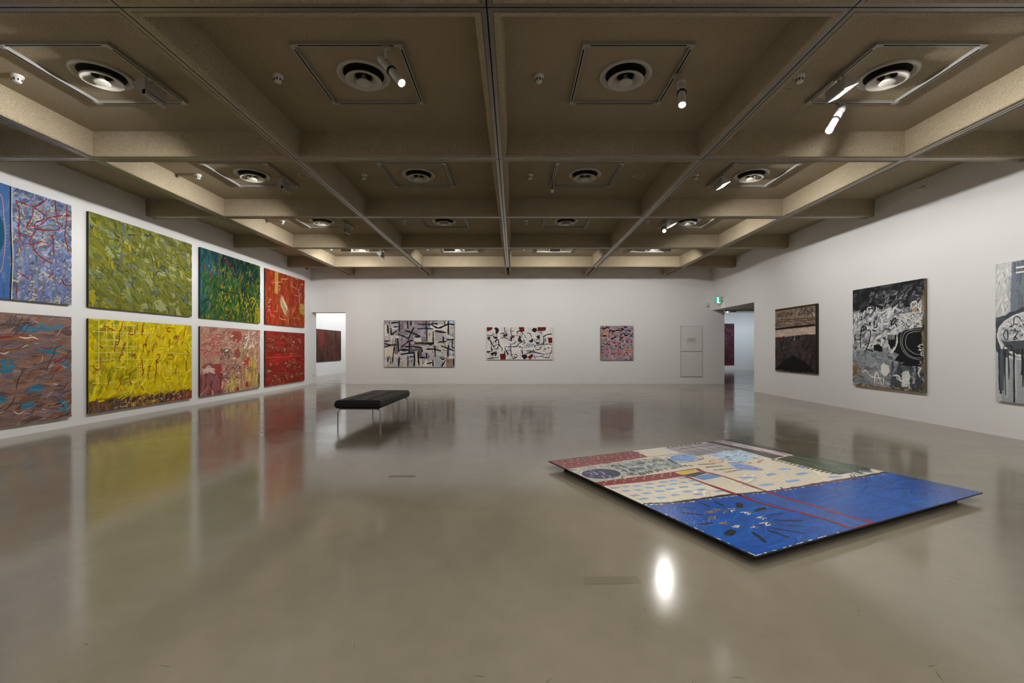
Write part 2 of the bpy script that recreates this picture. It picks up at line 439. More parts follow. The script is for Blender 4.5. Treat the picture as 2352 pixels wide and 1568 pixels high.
for y in (BCY[0] - 3.045, BCY[0] - 6.09, BCY[0] - 9.135):  # lamps added out of view to light the near walls
    k = {0: 'just', 1: 'further', 2: 'far'}[round((BCY[0] - y) / 3.045) - 1]
    flood(BCX[0] + HT, y, LW, 'added out-of-view wall washer facing the left wall, overhead %s behind the viewer' % k, M_FLOOD, M_BLACK)
    flood(BCX[3] - HT, y, RW, 'added out-of-view wall washer facing the right wall, overhead %s behind the viewer' % k, M_FLOODR, M_BLACK)

def spot(p_track, back, lens, lab, target, watts, cone=30, lens_m=None, r=0.045, col=(1, 0.96, 0.9)):
    o0 = Vector(p_track)
    t = thing('track_spotlight', lab, 'spotlight', p_track, 0, 'cylindrical track spotlights')
    b = Vector(back) - o0; e = Vector(lens) - o0; d = e - b
    MB().box(-0.045, 0.045, -0.03, 0.03, -0.03, -0.002).build('track_adapter', M_RAIL, t)
    mid = b + d * 0.2
    MB().tube([(0, 0, -0.02), tuple(mid * 0.5 + Vector((0, 0, -0.01))), tuple(mid)], 0.011, 8).build('stem', M_RAIL, t)
    MB().axis(b, b + d * 0.52, [(0, r * 0.8), (0.04, r), (0.35, r), (0.37, r * 0.9), (0.42, r * 0.9), (0.44, r), (0.97, r), (1, r * 0.92)], 20).build('body', M_WHITE, t)
    MB().axis(b + d * 0.50, b + d * 0.55, [(0, r * 1.15), (1, r * 1.15)], 20).build('focus_ring', M_BLACK, t)
    MB().axis(b + d * 0.55, e, [(0, r * 0.9), (0.8, r * 0.9), (0.85, r), (1, r), (1, r * 0.82), (0.97, r * 0.8)], 20, True, False).build('snoot', M_WHITE, t)
    MB().axis(b + d * 0.985, b + d * 0.988, [(0, r * 0.8), (1, r * 0.8)], 20).build('lens', lens_m or M_LENS, t)
    if watts:
        ld = bpy.data.lights.new('spot_beam', 'SPOT'); ld.energy = watts; ld.color = col
        ld.spot_size = R(cone); ld.spot_blend = 0.5; ld.shadow_soft_size = r * 0.8
        lo = bpy.data.objects.new('spot_beam', ld); COL.objects.link(lo); lo.parent = t
        lo.location = e + d.normalized() * 0.02
        dr = (Vector(target) - o0 - lo.location)
        lo.rotation_euler = dr.to_track_quat('-Z', 'Y').to_euler()
    return t
zt = ZS - 0.040
spot((-1.34, BCY[0] - 0.565, zt), (-1.426, 4.87, 4.50), (-1.15, 4.66, 4.11), 'cylindrical spotlight with lit lens in the second coffer from left, nearest row', (1.0, 2.6, 0), 40)
spot((BCX[2] + 0.565, 5.24, zt), (1.93, 5.26, 4.49), (1.868, 5.06, 4.10), 'cylindrical spotlight hanging straight down in the second coffer from right, nearest row', (1.5, 3.5, 0), 40)
spot((4.22, BCY[0] + 0.565, zt), (4.24, 5.88, 4.50), (3.955, 5.72, 4.125), 'brightly lit white spotlight on the far rail of the nearest rightmost coffer', (2.33, 4.75, 0.08), 300, 50)
spot((BCX[3] - 0.565, 11.5, zt), (3.80, 11.62, 4.47), (3.70, 11.22, 4.285), 'spotlight with dazzling lens in the rightmost coffer of the third row', (2.2, 4.2, 0.05), SPOT_W, 36, M_LENSB, 0.05)

# spotlights added over and behind the viewer, out of view, to brighten the floor
for j, y in enumerate((BCY[0] - 3.045, BCY[0] - 6.09)):
    for i in range(4):
        spot((BCX[i] + 0.565, y, zt), (BCX[i] + 0.575, y, 4.50), (BCX[i] + 0.575, y - 0.02, 4.12), 'added out-of-view spotlight pointing at the floor %s the viewer, %s coffer' % (('right above', 'behind')[j], COLN[i]), (BCX[i] + 0.575, y + 0.5, 0), DOWN_W, 130)

# pendant sensor at the end of a track, second row
t = thing('pendant_sensor', 'tiny white pendant sensor at the track corner, second row of coffers', 'sensor', (BCX[2] - 0.56, BCY[1] + 0.5, zt))
MB().axis((0, 0, 0), (0, 0, -0.07), [(0, 0.01), (1, 0.01)], 10).build('stem', M_BLACK, t)
MB().axis((0, 0, -0.07), (0, 0, -0.125), [(0, 0.03), (0.5, 0.032), (1, 0.024)], 14).build('head', M_WHITE, t)

# ------------------------------------------------------------------ adjoining rooms: added wall washers and one visible track lamp
M_FL2 = emit('added_flood_glow_neutral', (0.97, 0.985, 1.0), 1300.0)
M_FL3 = emit('added_flood_glow_cool', (0.78, 0.89, 1.0), 800.0)
for y, k in ((21.3, 'nearest'), (24.3, 'middle'), (27.3, 'farthest')):  # added lamps, hidden from view, brighten the left gallery
    flood(-6.2, y, math.pi, 'added unseen wall washer lighting the gallery behind the left doorway, %s of three' % k, M_FL2, None, False, 4.4, 'added wall washers in the left gallery')
flood(-3.5, 24.0, 0.0, 'added unseen wall washer facing away from the left doorway', M_FL2, None, False, 4.4)  # one more added lamp for the same gallery
for k, x in enumerate((12.2, 15.2)):  # added lamps whose cool glow stands in for daylight
    flood(x, 25.4, math.pi / 2, 'added lamp standing in for daylight on the dark red painting beyond the right doorway, %s one' % ('left', 'right')[k], M_FL3, None, False, 3.65, 'added daylight stand-in lamps in the right annex')
t = thing('track_spotlight', 'small track lamp with bright bulb seen through the right doorway', 'spotlight', (11.75, 25.6, 3.65), 0)
MB().box(-0.28, 0.28, -0.03, 0.03, -0.26, -0.18).build('track_box', M_BLACK, t)
MB().axis((0, 0, 0), (0, 0, -0.18), [(0, 0.015), (1, 0.015)], 10).build('stem', M_BLACK, t)
MB().axis((0, 0, -0.12), (-0.05, -0.12, -0.16), [(0, 0.07), (1, 0.08)], 16).build('head', M_BLACK, t)
MB().axis((-0.05, -0.121, -0.16), (-0.053, -0.128, -0.163), [(0, 0.075), (1, 0.075)], 16).build('lens', M_LENS, t)

# ------------------------------------------------------------------ art data (normalised picture coordinates, y down; board in metres)
YRED = [[(0.108,0.088),(0.128,0.075),(0.165,0.097),(0.205,0.12)],[(0.122,0.067),(0.159,0.093),(0.202,0.111)],[(0.273,0.01),(0.263,0.078),(0.247,0.13),(0.244,0.214),(0.225,0.278),(0.212,0.248),(0.228,0.236)],[(0.225,0.278),(0.209,0.286),(0.199,0.332),(0.206,0.357)],[(0.296,0.247),(0.283,0.298),(0.263,0.349),(0.276,0.383),(0.26,0.396)],[(0.293,0.256),(0.28,0.29)],[(0.26,0.383),(0.244,0.416),(0.244,0.459)],[(0.339,0.069),(0.333,0.134)],[(0.323,0.135),(0.326,0.152),(0.374,0.15),(0.381,0.097)],[(0.469,0.007),(0.451,0.075),(0.448,0.12),(0.459,0.101),(0.451,0.066)],[(0.448,0.12),(0.448,0.164)],[(0.598,0.001),(0.586,0.067),(0.579,0.113)],[(0.782,0.05),(0.714,0.054),(0.702,0.083),(0.744,0.105),(0.731,0.091)],[(0.518,0.139),(0.492,0.217),(0.485,0.271),(0.496,0.289),(0.477,0.262),(0.459,0.289),(0.459,0.361)],[(0.594,0.154),(0.634,0.181)],[(0.654,0.204),(0.67,0.156)],[(0.808,0.141),(0.782,0.19),(0.808,0.141),(0.804,0.2),(0.825,0.15),(0.839,0.169),(0.808,0.258)],[(0.923,0.011),(0.914,0.076),(0.892,0.197)],[(0.897,0.217),(0.87,0.267)],[(0.736,0.201),(0.732,0.297),(0.74,0.336)],[(0.587,0.233),(0.556,0.307),(0.552,0.371)],[(0.587,0.233),(0.598,0.279)],[(0.357,0.342),(0.364,0.403),(0.381,0.381),(0.381,0.43),(0.395,0.421)],[(0.511,0.334),(0.5,0.416)],[(0.533,0.339),(0.503,0.366)],[(0.591,0.395),(0.63,0.396),(0.61,0.447),(0.587,0.474),(0.611,0.503),(0.587,0.455)],[(0.587,0.474),(0.591,0.576),(0.576,0.704),(0.576,0.769)],[(0.448,0.432),(0.452,0.53),(0.46,0.611),(0.442,0.637)],[(0.445,0.441),(0.456,0.548)],[(0.467,0.558),(0.456,0.602)],[(0.518,0.516),(0.534,0.54),(0.507,0.534),(0.519,0.571),(0.507,0.624),(0.515,0.689)],[(0.715,0.393),(0.745,0.403),(0.757,0.384),(0.779,0.448),(0.715,0.45)],[(0.715,0.479),(0.699,0.555)],[(0.818,0.528),(0.805,0.61),(0.796,0.629),(0.809,0.67)],[(0.911,0.317),(0.962,0.378),(0.939,0.438),(0.93,0.539),(0.925,0.589),(0.935,0.625),(0.949,0.591)],[(0.081,0.283),(0.114,0.319)],[(0.084,0.407),(0.093,0.492),(0.081,0.54),(0.064,0.543),(0.041,0.521),(0.029,0.489)],[(0.156,0.578),(0.159,0.669),(0.141,0.733),(0.138,0.769)],[(0.267,0.621),(0.247,0.687),(0.257,0.713),(0.215,0.792)],[(0.34,0.584),(0.333,0.662),(0.347,0.733),(0.354,0.716)],[(0.427,0.711),(0.427,0.751),(0.471,0.824)]]
YGRIDV = [[(0.078,0.002),(0.075,0.676)],[(0.138,0.013),(0.138,0.413)],[(0.196,0.008),(0.199,0.523)],[(0.247,0.021),(0.26,0.434),(0.247,0.569)],[(0.309,0.024),(0.313,0.505)],[(0.37,0.028),(0.37,0.176)],[(0.37,0.237),(0.371,0.56)],[(0.481,0.046),(0.477,0.145)],[(0.423,0.236),(0.423,0.316)],[(0.423,0.44),(0.424,0.679)],[(0.533,0.052),(0.533,0.28)],[(0.617,0.037),(0.622,0.139)],[(0.67,0.156),(0.666,0.279)],[(0.843,0.13),(0.843,0.277)],[(0.938,0.176),(0.938,0.297)],[(0.758,0.568),(0.754,0.684)],[(0.716,0.546),(0.716,0.661)],[(0.481,0.532),(0.485,0.686)],[(0.622,0.484),(0.623,0.653)]]
YGRIDH = [[(0.029,0.133),(0.129,0.136),(0.253,0.138),(0.459,0.137),(0.594,0.122)],[(0.147,0.057),(0.388,0.048)],[(0.093,0.222),(0.306,0.221)],[(0.253,0.168),(0.36,0.159)],[(0.069,0.291),(0.452,0.289)],[(0.046,0.359),(0.254,0.359)],[(0.267,0.362),(0.381,0.364)],[(0.024,0.449),(0.19,0.44),(0.388,0.439)],[(0.388,0.443),(0.658,0.453)],[(0.012,0.519),(0.093,0.521)],[(0.209,0.524),(0.293,0.534)],[(0.367,0.53),(0.534,0.526)],[(0.388,0.614),(0.557,0.615)],[(0.029,0.683),(0.093,0.69)],[(0.153,0.685),(0.215,0.692)],[(0.691,0.607),(0.972,0.623)],[(0.611,0.531),(0.732,0.542)],[(0.715,0.374),(0.952,0.388)]]
YBOT = [[(0.012,0.871),(0.19,0.847),(0.46,0.863),(0.611,0.862),(0.776,0.866),(1.001,0.872)]]
BRED= [[(0.664,0.113),(0.68,0.182),(0.682,0.274),(0.68,0.382),(0.694,0.47),(0.747,0.482)],[(0.666,0.112),(0.757,0.123),(0.808,0.067),(0.839,0.011)],[(0.757,0.13),(0.757,0.21),(0.728,0.301),(0.738,0.313),(0.797,0.28),(0.837,0.215),(0.83,0.177),(0.767,0.126)],[(0.83,0.21),(0.777,0.265),(0.767,0.317),(0.797,0.321),(0.914,0.275),(0.903,0.179),(0.89,0.002)],[(0.833,0.205),(0.914,0.141),(0.993,0.109)],[(0.968,0.006),(0.966,0.186),(0.957,0.275),(0.959,0.359),(0.982,0.471)],[(0.68,0.405),(0.718,0.399),(0.749,0.403),(0.777,0.329)],[(0.749,0.403),(0.74,0.461),(0.749,0.482),(0.808,0.429),(0.87,0.448)],[(0.749,0.482),(0.792,0.563),(0.839,0.598),(0.876,0.62)],[(0.808,0.583),(0.823,0.586)],[(0.855,0.339),(0.876,0.372)],[(0.876,0.331),(0.881,0.453),(0.883,0.535)],[(0.86,0.378),(0.879,0.338)],[(0.662,0.741),(0.733,0.794)],[(0.738,0.659),(0.757,0.653)],[(0.849,0.759),(0.876,0.719),(0.87,0.696)],[(0.931,0.748),(0.959,0.809),(0.999,0.792)],[(0.666,0.955),(0.671,0.862)],[(0.671,0.57),(0.677,0.568)]]
BEDGE= [[(0.581,0.094),(0.594,0.147),(0.601,0.294),(0.608,0.44),(0.603,0.592),(0.59,0.745),(0.581,0.777)],[(0.636,0.005),(0.636,0.354),(0.642,0.655),(0.634,0.998)],[(0.581,0.02),(0.581,1.007)]]
OYEL = [[(0.21,0.005),(0.294,0.01),(0.279,0.417),(0.208,0.419)],[(0.856,0.504),(0.997,0.507),(0.997,0.743),(0.848,0.701)]]
OWHT = [[(0.367,0.417),(0.373,0.49),(0.421,0.589),(0.449,0.692),(0.448,0.8)],[(0.353,0.43),(0.407,0.506),(0.463,0.615),(0.506,0.685)],[(0.346,0.494),(0.393,0.646),(0.434,0.758)],[(0.394,0.434),(0.449,0.563),(0.52,0.684)],[(0.366,0.576),(0.421,0.728),(0.477,0.775)],[(0.339,0.474),(0.352,0.599),(0.407,0.697)],[(0.449,0.531),(0.506,0.631),(0.463,0.744)]]
OLIN = [[(0.677,0.013),(0.624,0.196)],[(0.715,0.005),(0.809,0.034)],[(0.341,0.118),(0.536,0.073)],[(0.354,0.136),(0.402,0.183)],[(0.287,0.244),(0.354,0.262)],[(0.158,0.221),(0.367,0.175)],[(0.34,0.286),(0.299,0.366)],[(0.84,0.163),(0.808,0.329)],[(0.872,0.26),(0.905,0.404)],[(0.699,0.371),(0.824,0.36)],[(0.58,0.107),(0.639,0.193),(0.793,0.23)],[(0.856,0.114),(0.971,0.09)],[(0.73,0.478),(0.714,0.626),(0.653,0.723),(0.698,0.841),(0.808,0.74)],[(0.776,0.811),(0.872,0.837)],[(0.297,0.857),(0.392,0.88),(0.505,0.881)],[(0.285,0.608),(0.258,0.685),(0.271,0.756)],[(0.18,0.746),(0.258,0.747)],[(0.045,0.513),(0.069,0.569),(0.119,0.531),(0.093,0.595)],[(0.044,0.622),(0.106,0.583)],[(0.044,0.692),(0.118,0.662)],[(0.037,0.793),(0.093,0.726),(0.117,0.814),(0.219,0.855)],[(0.534,0.682),(0.541,0.987)],[(0.698,0.841),(0.706,0.987)],[(0.505,0.707),(0.491,0.817)],[(0.083,0.317),(0.094,0.394)],[(0.84,0.621),(0.997,0.578)]]
R1TOP = [[(-0.0,0.032),(0.981,0.025),(0.974,0.303),(0.436,0.31),(0.002,0.327)]]
R1BAND = [[(0.002,0.34),(0.49,0.329),(0.968,0.318),(0.968,0.436),(0.747,0.429),(0.543,0.44),(0.211,0.454),(0.001,0.454)]]
R1LINE = [[(0.002,0.322),(0.423,0.309),(0.962,0.302)]]
R1TRI = [[(0.005,0.972),(0.208,0.838),(0.475,0.736),(0.745,0.837),(0.971,0.97),(0.35,0.998)]]
R1POST = [[(0.072,0.141),(0.071,0.24)],[(0.169,0.183),(0.168,0.236)],[(0.27,0.163),(0.277,0.207)],[(0.355,0.16),(0.355,0.211)],[(0.511,0.145),(0.511,0.237)],[(0.584,0.15),(0.583,0.2)],[(0.673,0.189),(0.66,0.238)],[(0.736,0.169),(0.748,0.218)],[(0.803,0.157),(0.803,0.222)],[(0.899,0.148),(0.898,0.243)],[(0.011,0.205),(0.974,0.232)],[(0.011,0.177),(0.748,0.194),(0.974,0.201)],[(0.065,0.149),(0.065,0.113)],[(0.673,0.238),(0.845,0.28),(0.974,0.295)]]
R2BLACK = [[(0.705,0.464),(0.774,0.442),(0.98,0.426),(0.987,0.769),(0.77,0.771),(0.69,0.765),(0.759,0.74),(0.632,0.726),(0.691,0.665),(0.609,0.649),(0.657,0.568),(0.67,0.503)],[(0.538,0.484),(0.658,0.487),(0.646,0.568),(0.597,0.625),(0.549,0.567)],[(0.333,0.582),(0.411,0.57),(0.468,0.6),(0.462,0.646),(0.346,0.633)],[(0.296,0.34),(0.282,0.391),(0.255,0.355)]]
R2GREY = [[(0.011,0.661),(0.141,0.634),(0.332,0.659),(0.345,0.702),(0.304,0.771),(0.209,0.809),(0.01,0.806)],[(0.345,0.676),(0.524,0.65),(0.56,0.732),(0.409,0.777),(0.331,0.728)]]
R2WHT = [[(0.441,0.776),(0.485,0.754),(0.559,0.781),(0.565,0.839),(0.509,0.883),(0.447,0.852)],[(0.736,0.832),(0.815,0.813),(0.83,0.891),(0.808,0.955),(0.729,0.968)]]
R2ARC = [[(0.98,0.422),(0.774,0.442),(0.716,0.496),(0.716,0.576),(0.749,0.64),(0.838,0.695),(0.987,0.716)],[(0.959,0.46),(0.84,0.468),(0.785,0.506),(0.778,0.577),(0.817,0.624),(0.904,0.663),(0.988,0.662)],[(0.98,0.441),(0.796,0.455),(0.739,0.513),(0.738,0.585),(0.794,0.656),(0.882,0.694),(0.988,0.693)]]
R2DARK = [[(0.135,0.612),(0.129,0.518),(0.144,0.421),(0.165,0.386),(0.186,0.422)],[(0.204,0.656),(0.267,0.547),(0.288,0.452),(0.268,0.425),(0.241,0.442)],[(0.588,0.403),(0.594,0.362),(0.624,0.331),(0.66,0.349),(0.636,0.364),(0.665,0.414)],[(0.218,0.616),(0.332,0.642)],[(0.034,0.625),(0.07,0.598)]]
R2LIN = [[(0.342,0.98),(0.376,0.846),(0.458,0.969)],[(0.478,0.892),(0.483,0.972)],[(0.607,0.87),(0.678,0.867),(0.729,0.912)],[(0.654,0.884),(0.729,0.92)],[(0.819,0.923),(0.824,0.982)],[(0.167,0.855),(0.223,0.826)],[(0.223,0.835),(0.303,0.892),(0.459,0.902)],[(0.67,0.503),(0.663,0.568),(0.621,0.633),(0.585,0.657)],[(0.843,0.253),(0.854,0.203),(0.908,0.195),(0.908,0.23),(0.854,0.253)],[(0.236,0.232),(0.25,0.202),(0.298,0.201)],[(0.976,0.777),(0.934,0.824),(0.954,0.869)],[(0.031,0.245),(0.038,0.309)],[(0.377,0.199),(0.389,0.251),(0.466,0.264)],[(0.466,0.264),(0.541,0.236),(0.565,0.27),(0.503,0.283)]]
R3= [[(0.001,0.001),(0.132,0.003),(0.127,0.149),(0.118,0.267),(0.123,0.362),(0.006,0.42)],[(0.132,0.003),(0.226,0.001),(0.226,0.369),(0.123,0.362),(0.118,0.267),(0.127,0.149)],[(0.006,0.42),(0.074,0.383),(0.123,0.362),(0.226,0.353),(0.226,0.708),(0.056,0.696),(0.01,0.689)],[(0.029,0.542),(0.042,0.486),(0.083,0.423),(0.145,0.383),(0.226,0.372),(0.226,0.584),(0.145,0.592),(0.056,0.599)],[(0.164,0.047),(0.226,0.052)],[(0.164,0.082),(0.226,0.087)],[(0.031,0.547),(0.056,0.623),(0.118,0.679),(0.226,0.692)],[(0.024,0.534),(0.031,0.486),(0.083,0.423)],[(0.065,0.527),(0.074,0.495),(0.096,0.488),(0.101,0.544),(0.083,0.551),(0.065,0.527)],[(0.145,0.458),(0.153,0.395),(0.187,0.397),(0.208,0.429)],[(0.136,0.489),(0.179,0.498),(0.145,0.552),(0.179,0.545)],[(0.07,0.599),(0.127,0.6),(0.123,0.631),(0.07,0.631),(0.07,0.599)],[(0.166,0.627),(0.187,0.627),(0.183,0.654),(0.166,0.651),(0.166,0.627)]]
B1THICK = [[(0.095,0.05),(0.209,0.042)],[(0.137,0.139),(0.206,0.13)],[(0.217,0.004),(0.217,0.239)],[(0.33,0.008),(0.341,0.176)],[(0.386,0.008),(0.38,0.109)],[(0.43,0.139),(0.388,0.252),(0.344,0.412)],[(0.3,0.218),(0.377,0.248),(0.449,0.294),(0.516,0.34)],[(0.195,0.29),(0.267,0.332),(0.344,0.387)],[(0.441,0.353),(0.51,0.345)],[(0.483,0.08),(0.615,0.08)],[(0.615,0.092),(0.698,0.067),(0.765,0.071)],[(0.599,0.008),(0.596,0.092),(0.61,0.218),(0.607,0.286),(0.61,0.437)],[(0.471,0.181),(0.588,0.172),(0.698,0.176)],[(0.693,0.004),(0.754,0.008)],[(0.682,0.101),(0.77,0.16),(0.864,0.109),(0.92,0.076),(0.997,0.088)],[(0.864,0.008),(0.864,0.126)],[(0.914,0.008),(0.914,0.303)],[(0.721,0.223),(0.881,0.261)],[(0.701,0.235),(0.698,0.353),(0.701,0.471)],[(0.192,0.378),(0.198,0.504),(0.211,0.681)],[(0.001,0.445),(0.087,0.437)],[(0.001,0.487),(0.068,0.521),(0.178,0.521)],[(0.001,0.58),(0.079,0.538),(0.178,0.521)],[(0.239,0.58),(0.355,0.445),(0.411,0.429)],[(0.366,0.454),(0.361,0.563),(0.353,0.689)],[(0.294,0.563),(0.422,0.563),(0.543,0.588)],[(0.433,0.496),(0.532,0.487),(0.588,0.496),(0.638,0.487),(0.715,0.479)],[(0.638,0.479),(0.643,0.513),(0.709,0.504)],[(0.222,0.634),(0.35,0.634)],[(0.234,0.731),(0.344,0.706),(0.433,0.693)],[(0.145,0.546),(0.139,0.647),(0.128,0.765),(0.12,0.908)],[(0.051,0.092),(0.056,0.286)],[(0.098,0.16),(0.106,0.303),(0.173,0.218)],[(0.84,0.345),(0.848,0.496)],[(0.77,0.466),(0.887,0.45)],[(0.887,0.42),(0.997,0.403)],[(0.809,0.546),(0.898,0.597),(0.997,0.655)],[(0.92,0.521),(0.909,0.647),(0.909,0.798)],[(0.596,0.622),(0.687,0.613),(0.732,0.626),(0.809,0.655)],[(0.726,0.538),(0.726,0.782)],[(0.538,0.605),(0.543,0.681)],[(0.427,0.697),(0.433,0.857),(0.424,0.992)],[(0.483,0.672),(0.488,0.84),(0.499,0.983)],[(0.361,0.777),(0.422,0.782)],[(0.499,0.798),(0.604,0.798)],[(0.602,0.697),(0.607,0.824)],[(0.056,0.773),(0.051,0.899)],[(0.217,0.782),(0.206,0.996)],[(0.341,0.756),(0.336,0.992)],[(0.61,0.933),(0.671,0.908),(0.676,0.891)],[(0.693,0.849),(0.698,0.992)],[(0.798,0.782),(0.837,0.84),(0.864,0.807)],[(0.875,0.849),(0.842,0.933),(0.815,0.996)],[(0.986,0.824),(0.992,0.966)],[(0.97,0.42),(0.97,0.571),(0.997,0.588)]]
B1THIN = [[(0.222,0.008),(0.256,0.034),(0.25,0.076),(0.225,0.092),(0.261,0.126),(0.256,0.176),(0.228,0.181)],[(0.001,0.05),(0.051,0.034),(0.079,0.076),(0.09,0.151)],[(0.25,0.244),(0.267,0.307)],[(0.289,0.235),(0.286,0.269)],[(0.256,0.454),(0.261,0.336),(0.344,0.269)],[(0.56,0.294),(0.588,0.252),(0.604,0.244)],[(0.621,0.303),(0.649,0.303),(0.649,0.261)],[(0.958,0.319),(0.992,0.294)],[(0.964,0.328),(0.997,0.361)],[(0.366,0.437),(0.444,0.454),(0.449,0.487)],[(0.61,0.622),(0.632,0.563),(0.671,0.538),(0.704,0.58),(0.704,0.622)],[(0.687,0.63),(0.687,0.681),(0.715,0.681),(0.721,0.63)],[(0.073,0.748),(0.09,0.857),(0.084,0.95)],[(0.09,0.941),(0.106,0.882)],[(0.178,0.828),(0.256,0.828)],[(0.294,0.811),(0.377,0.815),(0.388,0.924)],[(0.377,0.87),(0.416,0.87)],[(0.568,0.706),(0.571,0.84),(0.56,0.924),(0.546,0.924),(0.546,0.832)],[(0.632,0.723),(0.629,0.84)],[(0.615,0.786),(0.654,0.786)],[(0.82,0.798),(0.842,0.773),(0.848,0.798),(0.831,0.807)],[(0.881,0.832),(0.931,0.916)],[(0.887,0.899),(0.931,0.857)],[(0.92,0.731),(0.997,0.756)],[(0.914,0.504),(0.947,0.462),(0.992,0.504)],[(0.831,0.639),(0.898,0.647)],[(0.864,0.487),(0.87,0.605)],[(0.344,0.521),(0.433,0.513)],[(0.128,0.37),(0.128,0.513)],[(0.831,0.387),(0.92,0.382)]]
B2RED = [[(0.002,0.008),(0.084,0.004),(0.089,0.045),(0.063,0.099),(0.002,0.137)],[(0.483,0.002),(0.566,0.002),(0.569,0.132),(0.531,0.153),(0.499,0.121)],[(0.771,0.002),(0.899,0.002),(0.891,0.11),(0.766,0.132)],[(0.928,0.326),(0.992,0.32),(0.992,0.493),(0.933,0.482)],[(0.201,0.827),(0.265,0.817),(0.289,0.887),(0.286,0.995),(0.207,0.995)],[(0.619,0.919),(0.681,0.822),(0.712,0.876),(0.654,1.0)]]
B2BLK = [[(0.111,0.024),(0.159,0.013),(0.188,0.078),(0.172,0.186),(0.137,0.229),(0.132,0.099)],[(0.681,0.078),(0.712,0.018),(0.755,0.035),(0.76,0.121),(0.734,0.164),(0.691,0.132)],[(0.002,0.304),(0.052,0.304),(0.058,0.369),(0.02,0.38)],[(0.521,0.898),(0.547,0.844),(0.606,0.854),(0.619,0.919),(0.574,0.995)],[(0.1,0.283),(0.164,0.293),(0.159,0.358),(0.111,0.358)],[(0.249,0.25),(0.302,0.218),(0.313,0.283),(0.255,0.315)],[(0.473,0.369),(0.499,0.239),(0.515,0.369),(0.547,0.434),(0.499,0.466),(0.473,0.423)],[(0.356,0.326),(0.393,0.25),(0.425,0.315),(0.388,0.337),(0.377,0.455),(0.361,0.412)],[(0.633,0.434),(0.691,0.358),(0.712,0.369),(0.691,0.477),(0.659,0.466)],[(0.734,0.455),(0.787,0.466),(0.808,0.509),(0.755,0.52)],[(0.052,0.8),(0.127,0.757),(0.159,0.79),(0.137,0.919),(0.121,0.822),(0.084,0.898)],[(0.002,0.736),(0.058,0.736),(0.042,0.779),(0.004,0.784)],[(0.744,0.283),(0.798,0.239),(0.808,0.326),(0.787,0.369)]]
B2LIN = [[(0.265,0.008),(0.276,0.132),(0.302,0.207)],[(0.372,0.008),(0.364,0.132),(0.377,0.283)],[(0.366,0.121),(0.414,0.132)],[(0.196,0.223),(0.244,0.186),(0.276,0.196)],[(0.196,0.358),(0.249,0.326),(0.308,0.347),(0.377,0.434)],[(0.004,0.25),(0.058,0.272),(0.095,0.229),(0.1,0.175)],[(0.015,0.38),(0.068,0.455),(0.095,0.563),(0.116,0.671)],[(0.063,0.466),(0.073,0.585),(0.063,0.671)],[(0.132,0.488),(0.148,0.401),(0.177,0.391),(0.18,0.509)],[(0.105,0.585),(0.18,0.52),(0.201,0.585),(0.233,0.66),(0.228,0.736)],[(0.265,0.612),(0.361,0.606),(0.446,0.595),(0.494,0.498),(0.547,0.455),(0.59,0.466)],[(0.361,0.509),(0.364,0.736),(0.377,0.844)],[(0.276,0.639),(0.286,0.714),(0.324,0.822),(0.308,0.849)],[(0.302,0.714),(0.361,0.725)],[(0.372,0.531),(0.414,0.498),(0.446,0.434)],[(0.356,0.865),(0.441,0.844),(0.457,0.919),(0.404,0.968),(0.377,0.898),(0.366,0.865)],[(0.409,0.898),(0.441,0.941)],[(0.534,0.693),(0.542,0.844)],[(0.595,0.736),(0.67,0.72)],[(0.569,0.844),(0.681,0.746),(0.712,0.693)],[(0.712,0.574),(0.787,0.542),(0.835,0.531),(0.84,0.477)],[(0.734,0.693),(0.798,0.682),(0.83,0.574)],[(0.723,0.649),(0.734,0.574)],[(0.851,0.304),(0.92,0.229),(0.989,0.213)],[(0.856,0.304),(0.867,0.412),(0.851,0.574)],[(0.888,0.326),(0.894,0.455)],[(0.862,0.542),(0.925,0.52),(0.989,0.542)],[(0.734,0.768),(0.787,0.8),(0.883,0.844)],[(0.723,0.865),(0.728,0.962)],[(0.734,0.93),(0.846,0.887),(0.851,0.951)],[(0.984,0.682),(0.979,0.779),(0.947,0.833)],[(0.867,0.93),(0.936,0.941),(0.952,0.887)],[(0.611,0.186),(0.654,0.196),(0.681,0.326)],[(0.59,0.477),(0.537,0.542)],[(0.01,0.973),(0.068,0.951),(0.18,0.941)],[(0.265,0.736),(0.276,0.844),(0.286,0.887)],[(0.569,0.218),(0.59,0.337)],[(0.446,0.153),(0.499,0.121),(0.542,0.186),(0.542,0.239)],[(0.063,0.693),(0.084,0.671),(0.068,0.757)],[(0.121,0.682),(0.169,0.66),(0.159,0.585)]]
NAVYT = [[(0.096,2.068),(0.146,2.045),(0.12,1.97)],[(0.154,2.048),(0.157,2.039)],[(0.178,2.062),(0.193,2.005)],[(0.21,2.078),(0.19,1.976),(0.14,1.969)],[(0.244,2.045),(0.283,2.041),(0.262,1.953),(0.23,1.957)],[(0.151,1.897),(0.156,1.891)],[(0.188,1.909),(0.176,1.847)],[(0.211,1.91),(0.163,1.814)],[(0.231,1.9),(0.267,1.886),(0.237,1.814),(0.202,1.821)],[(0.278,1.83),(0.281,1.818)],[(0.303,1.823),(0.307,1.812)],[(0.333,1.821),(0.336,1.811)],[(0.117,2.15),(0.145,2.13)],[(0.195,2.143),(0.215,2.097)],[(0.081,1.959),(0.093,1.894)]]
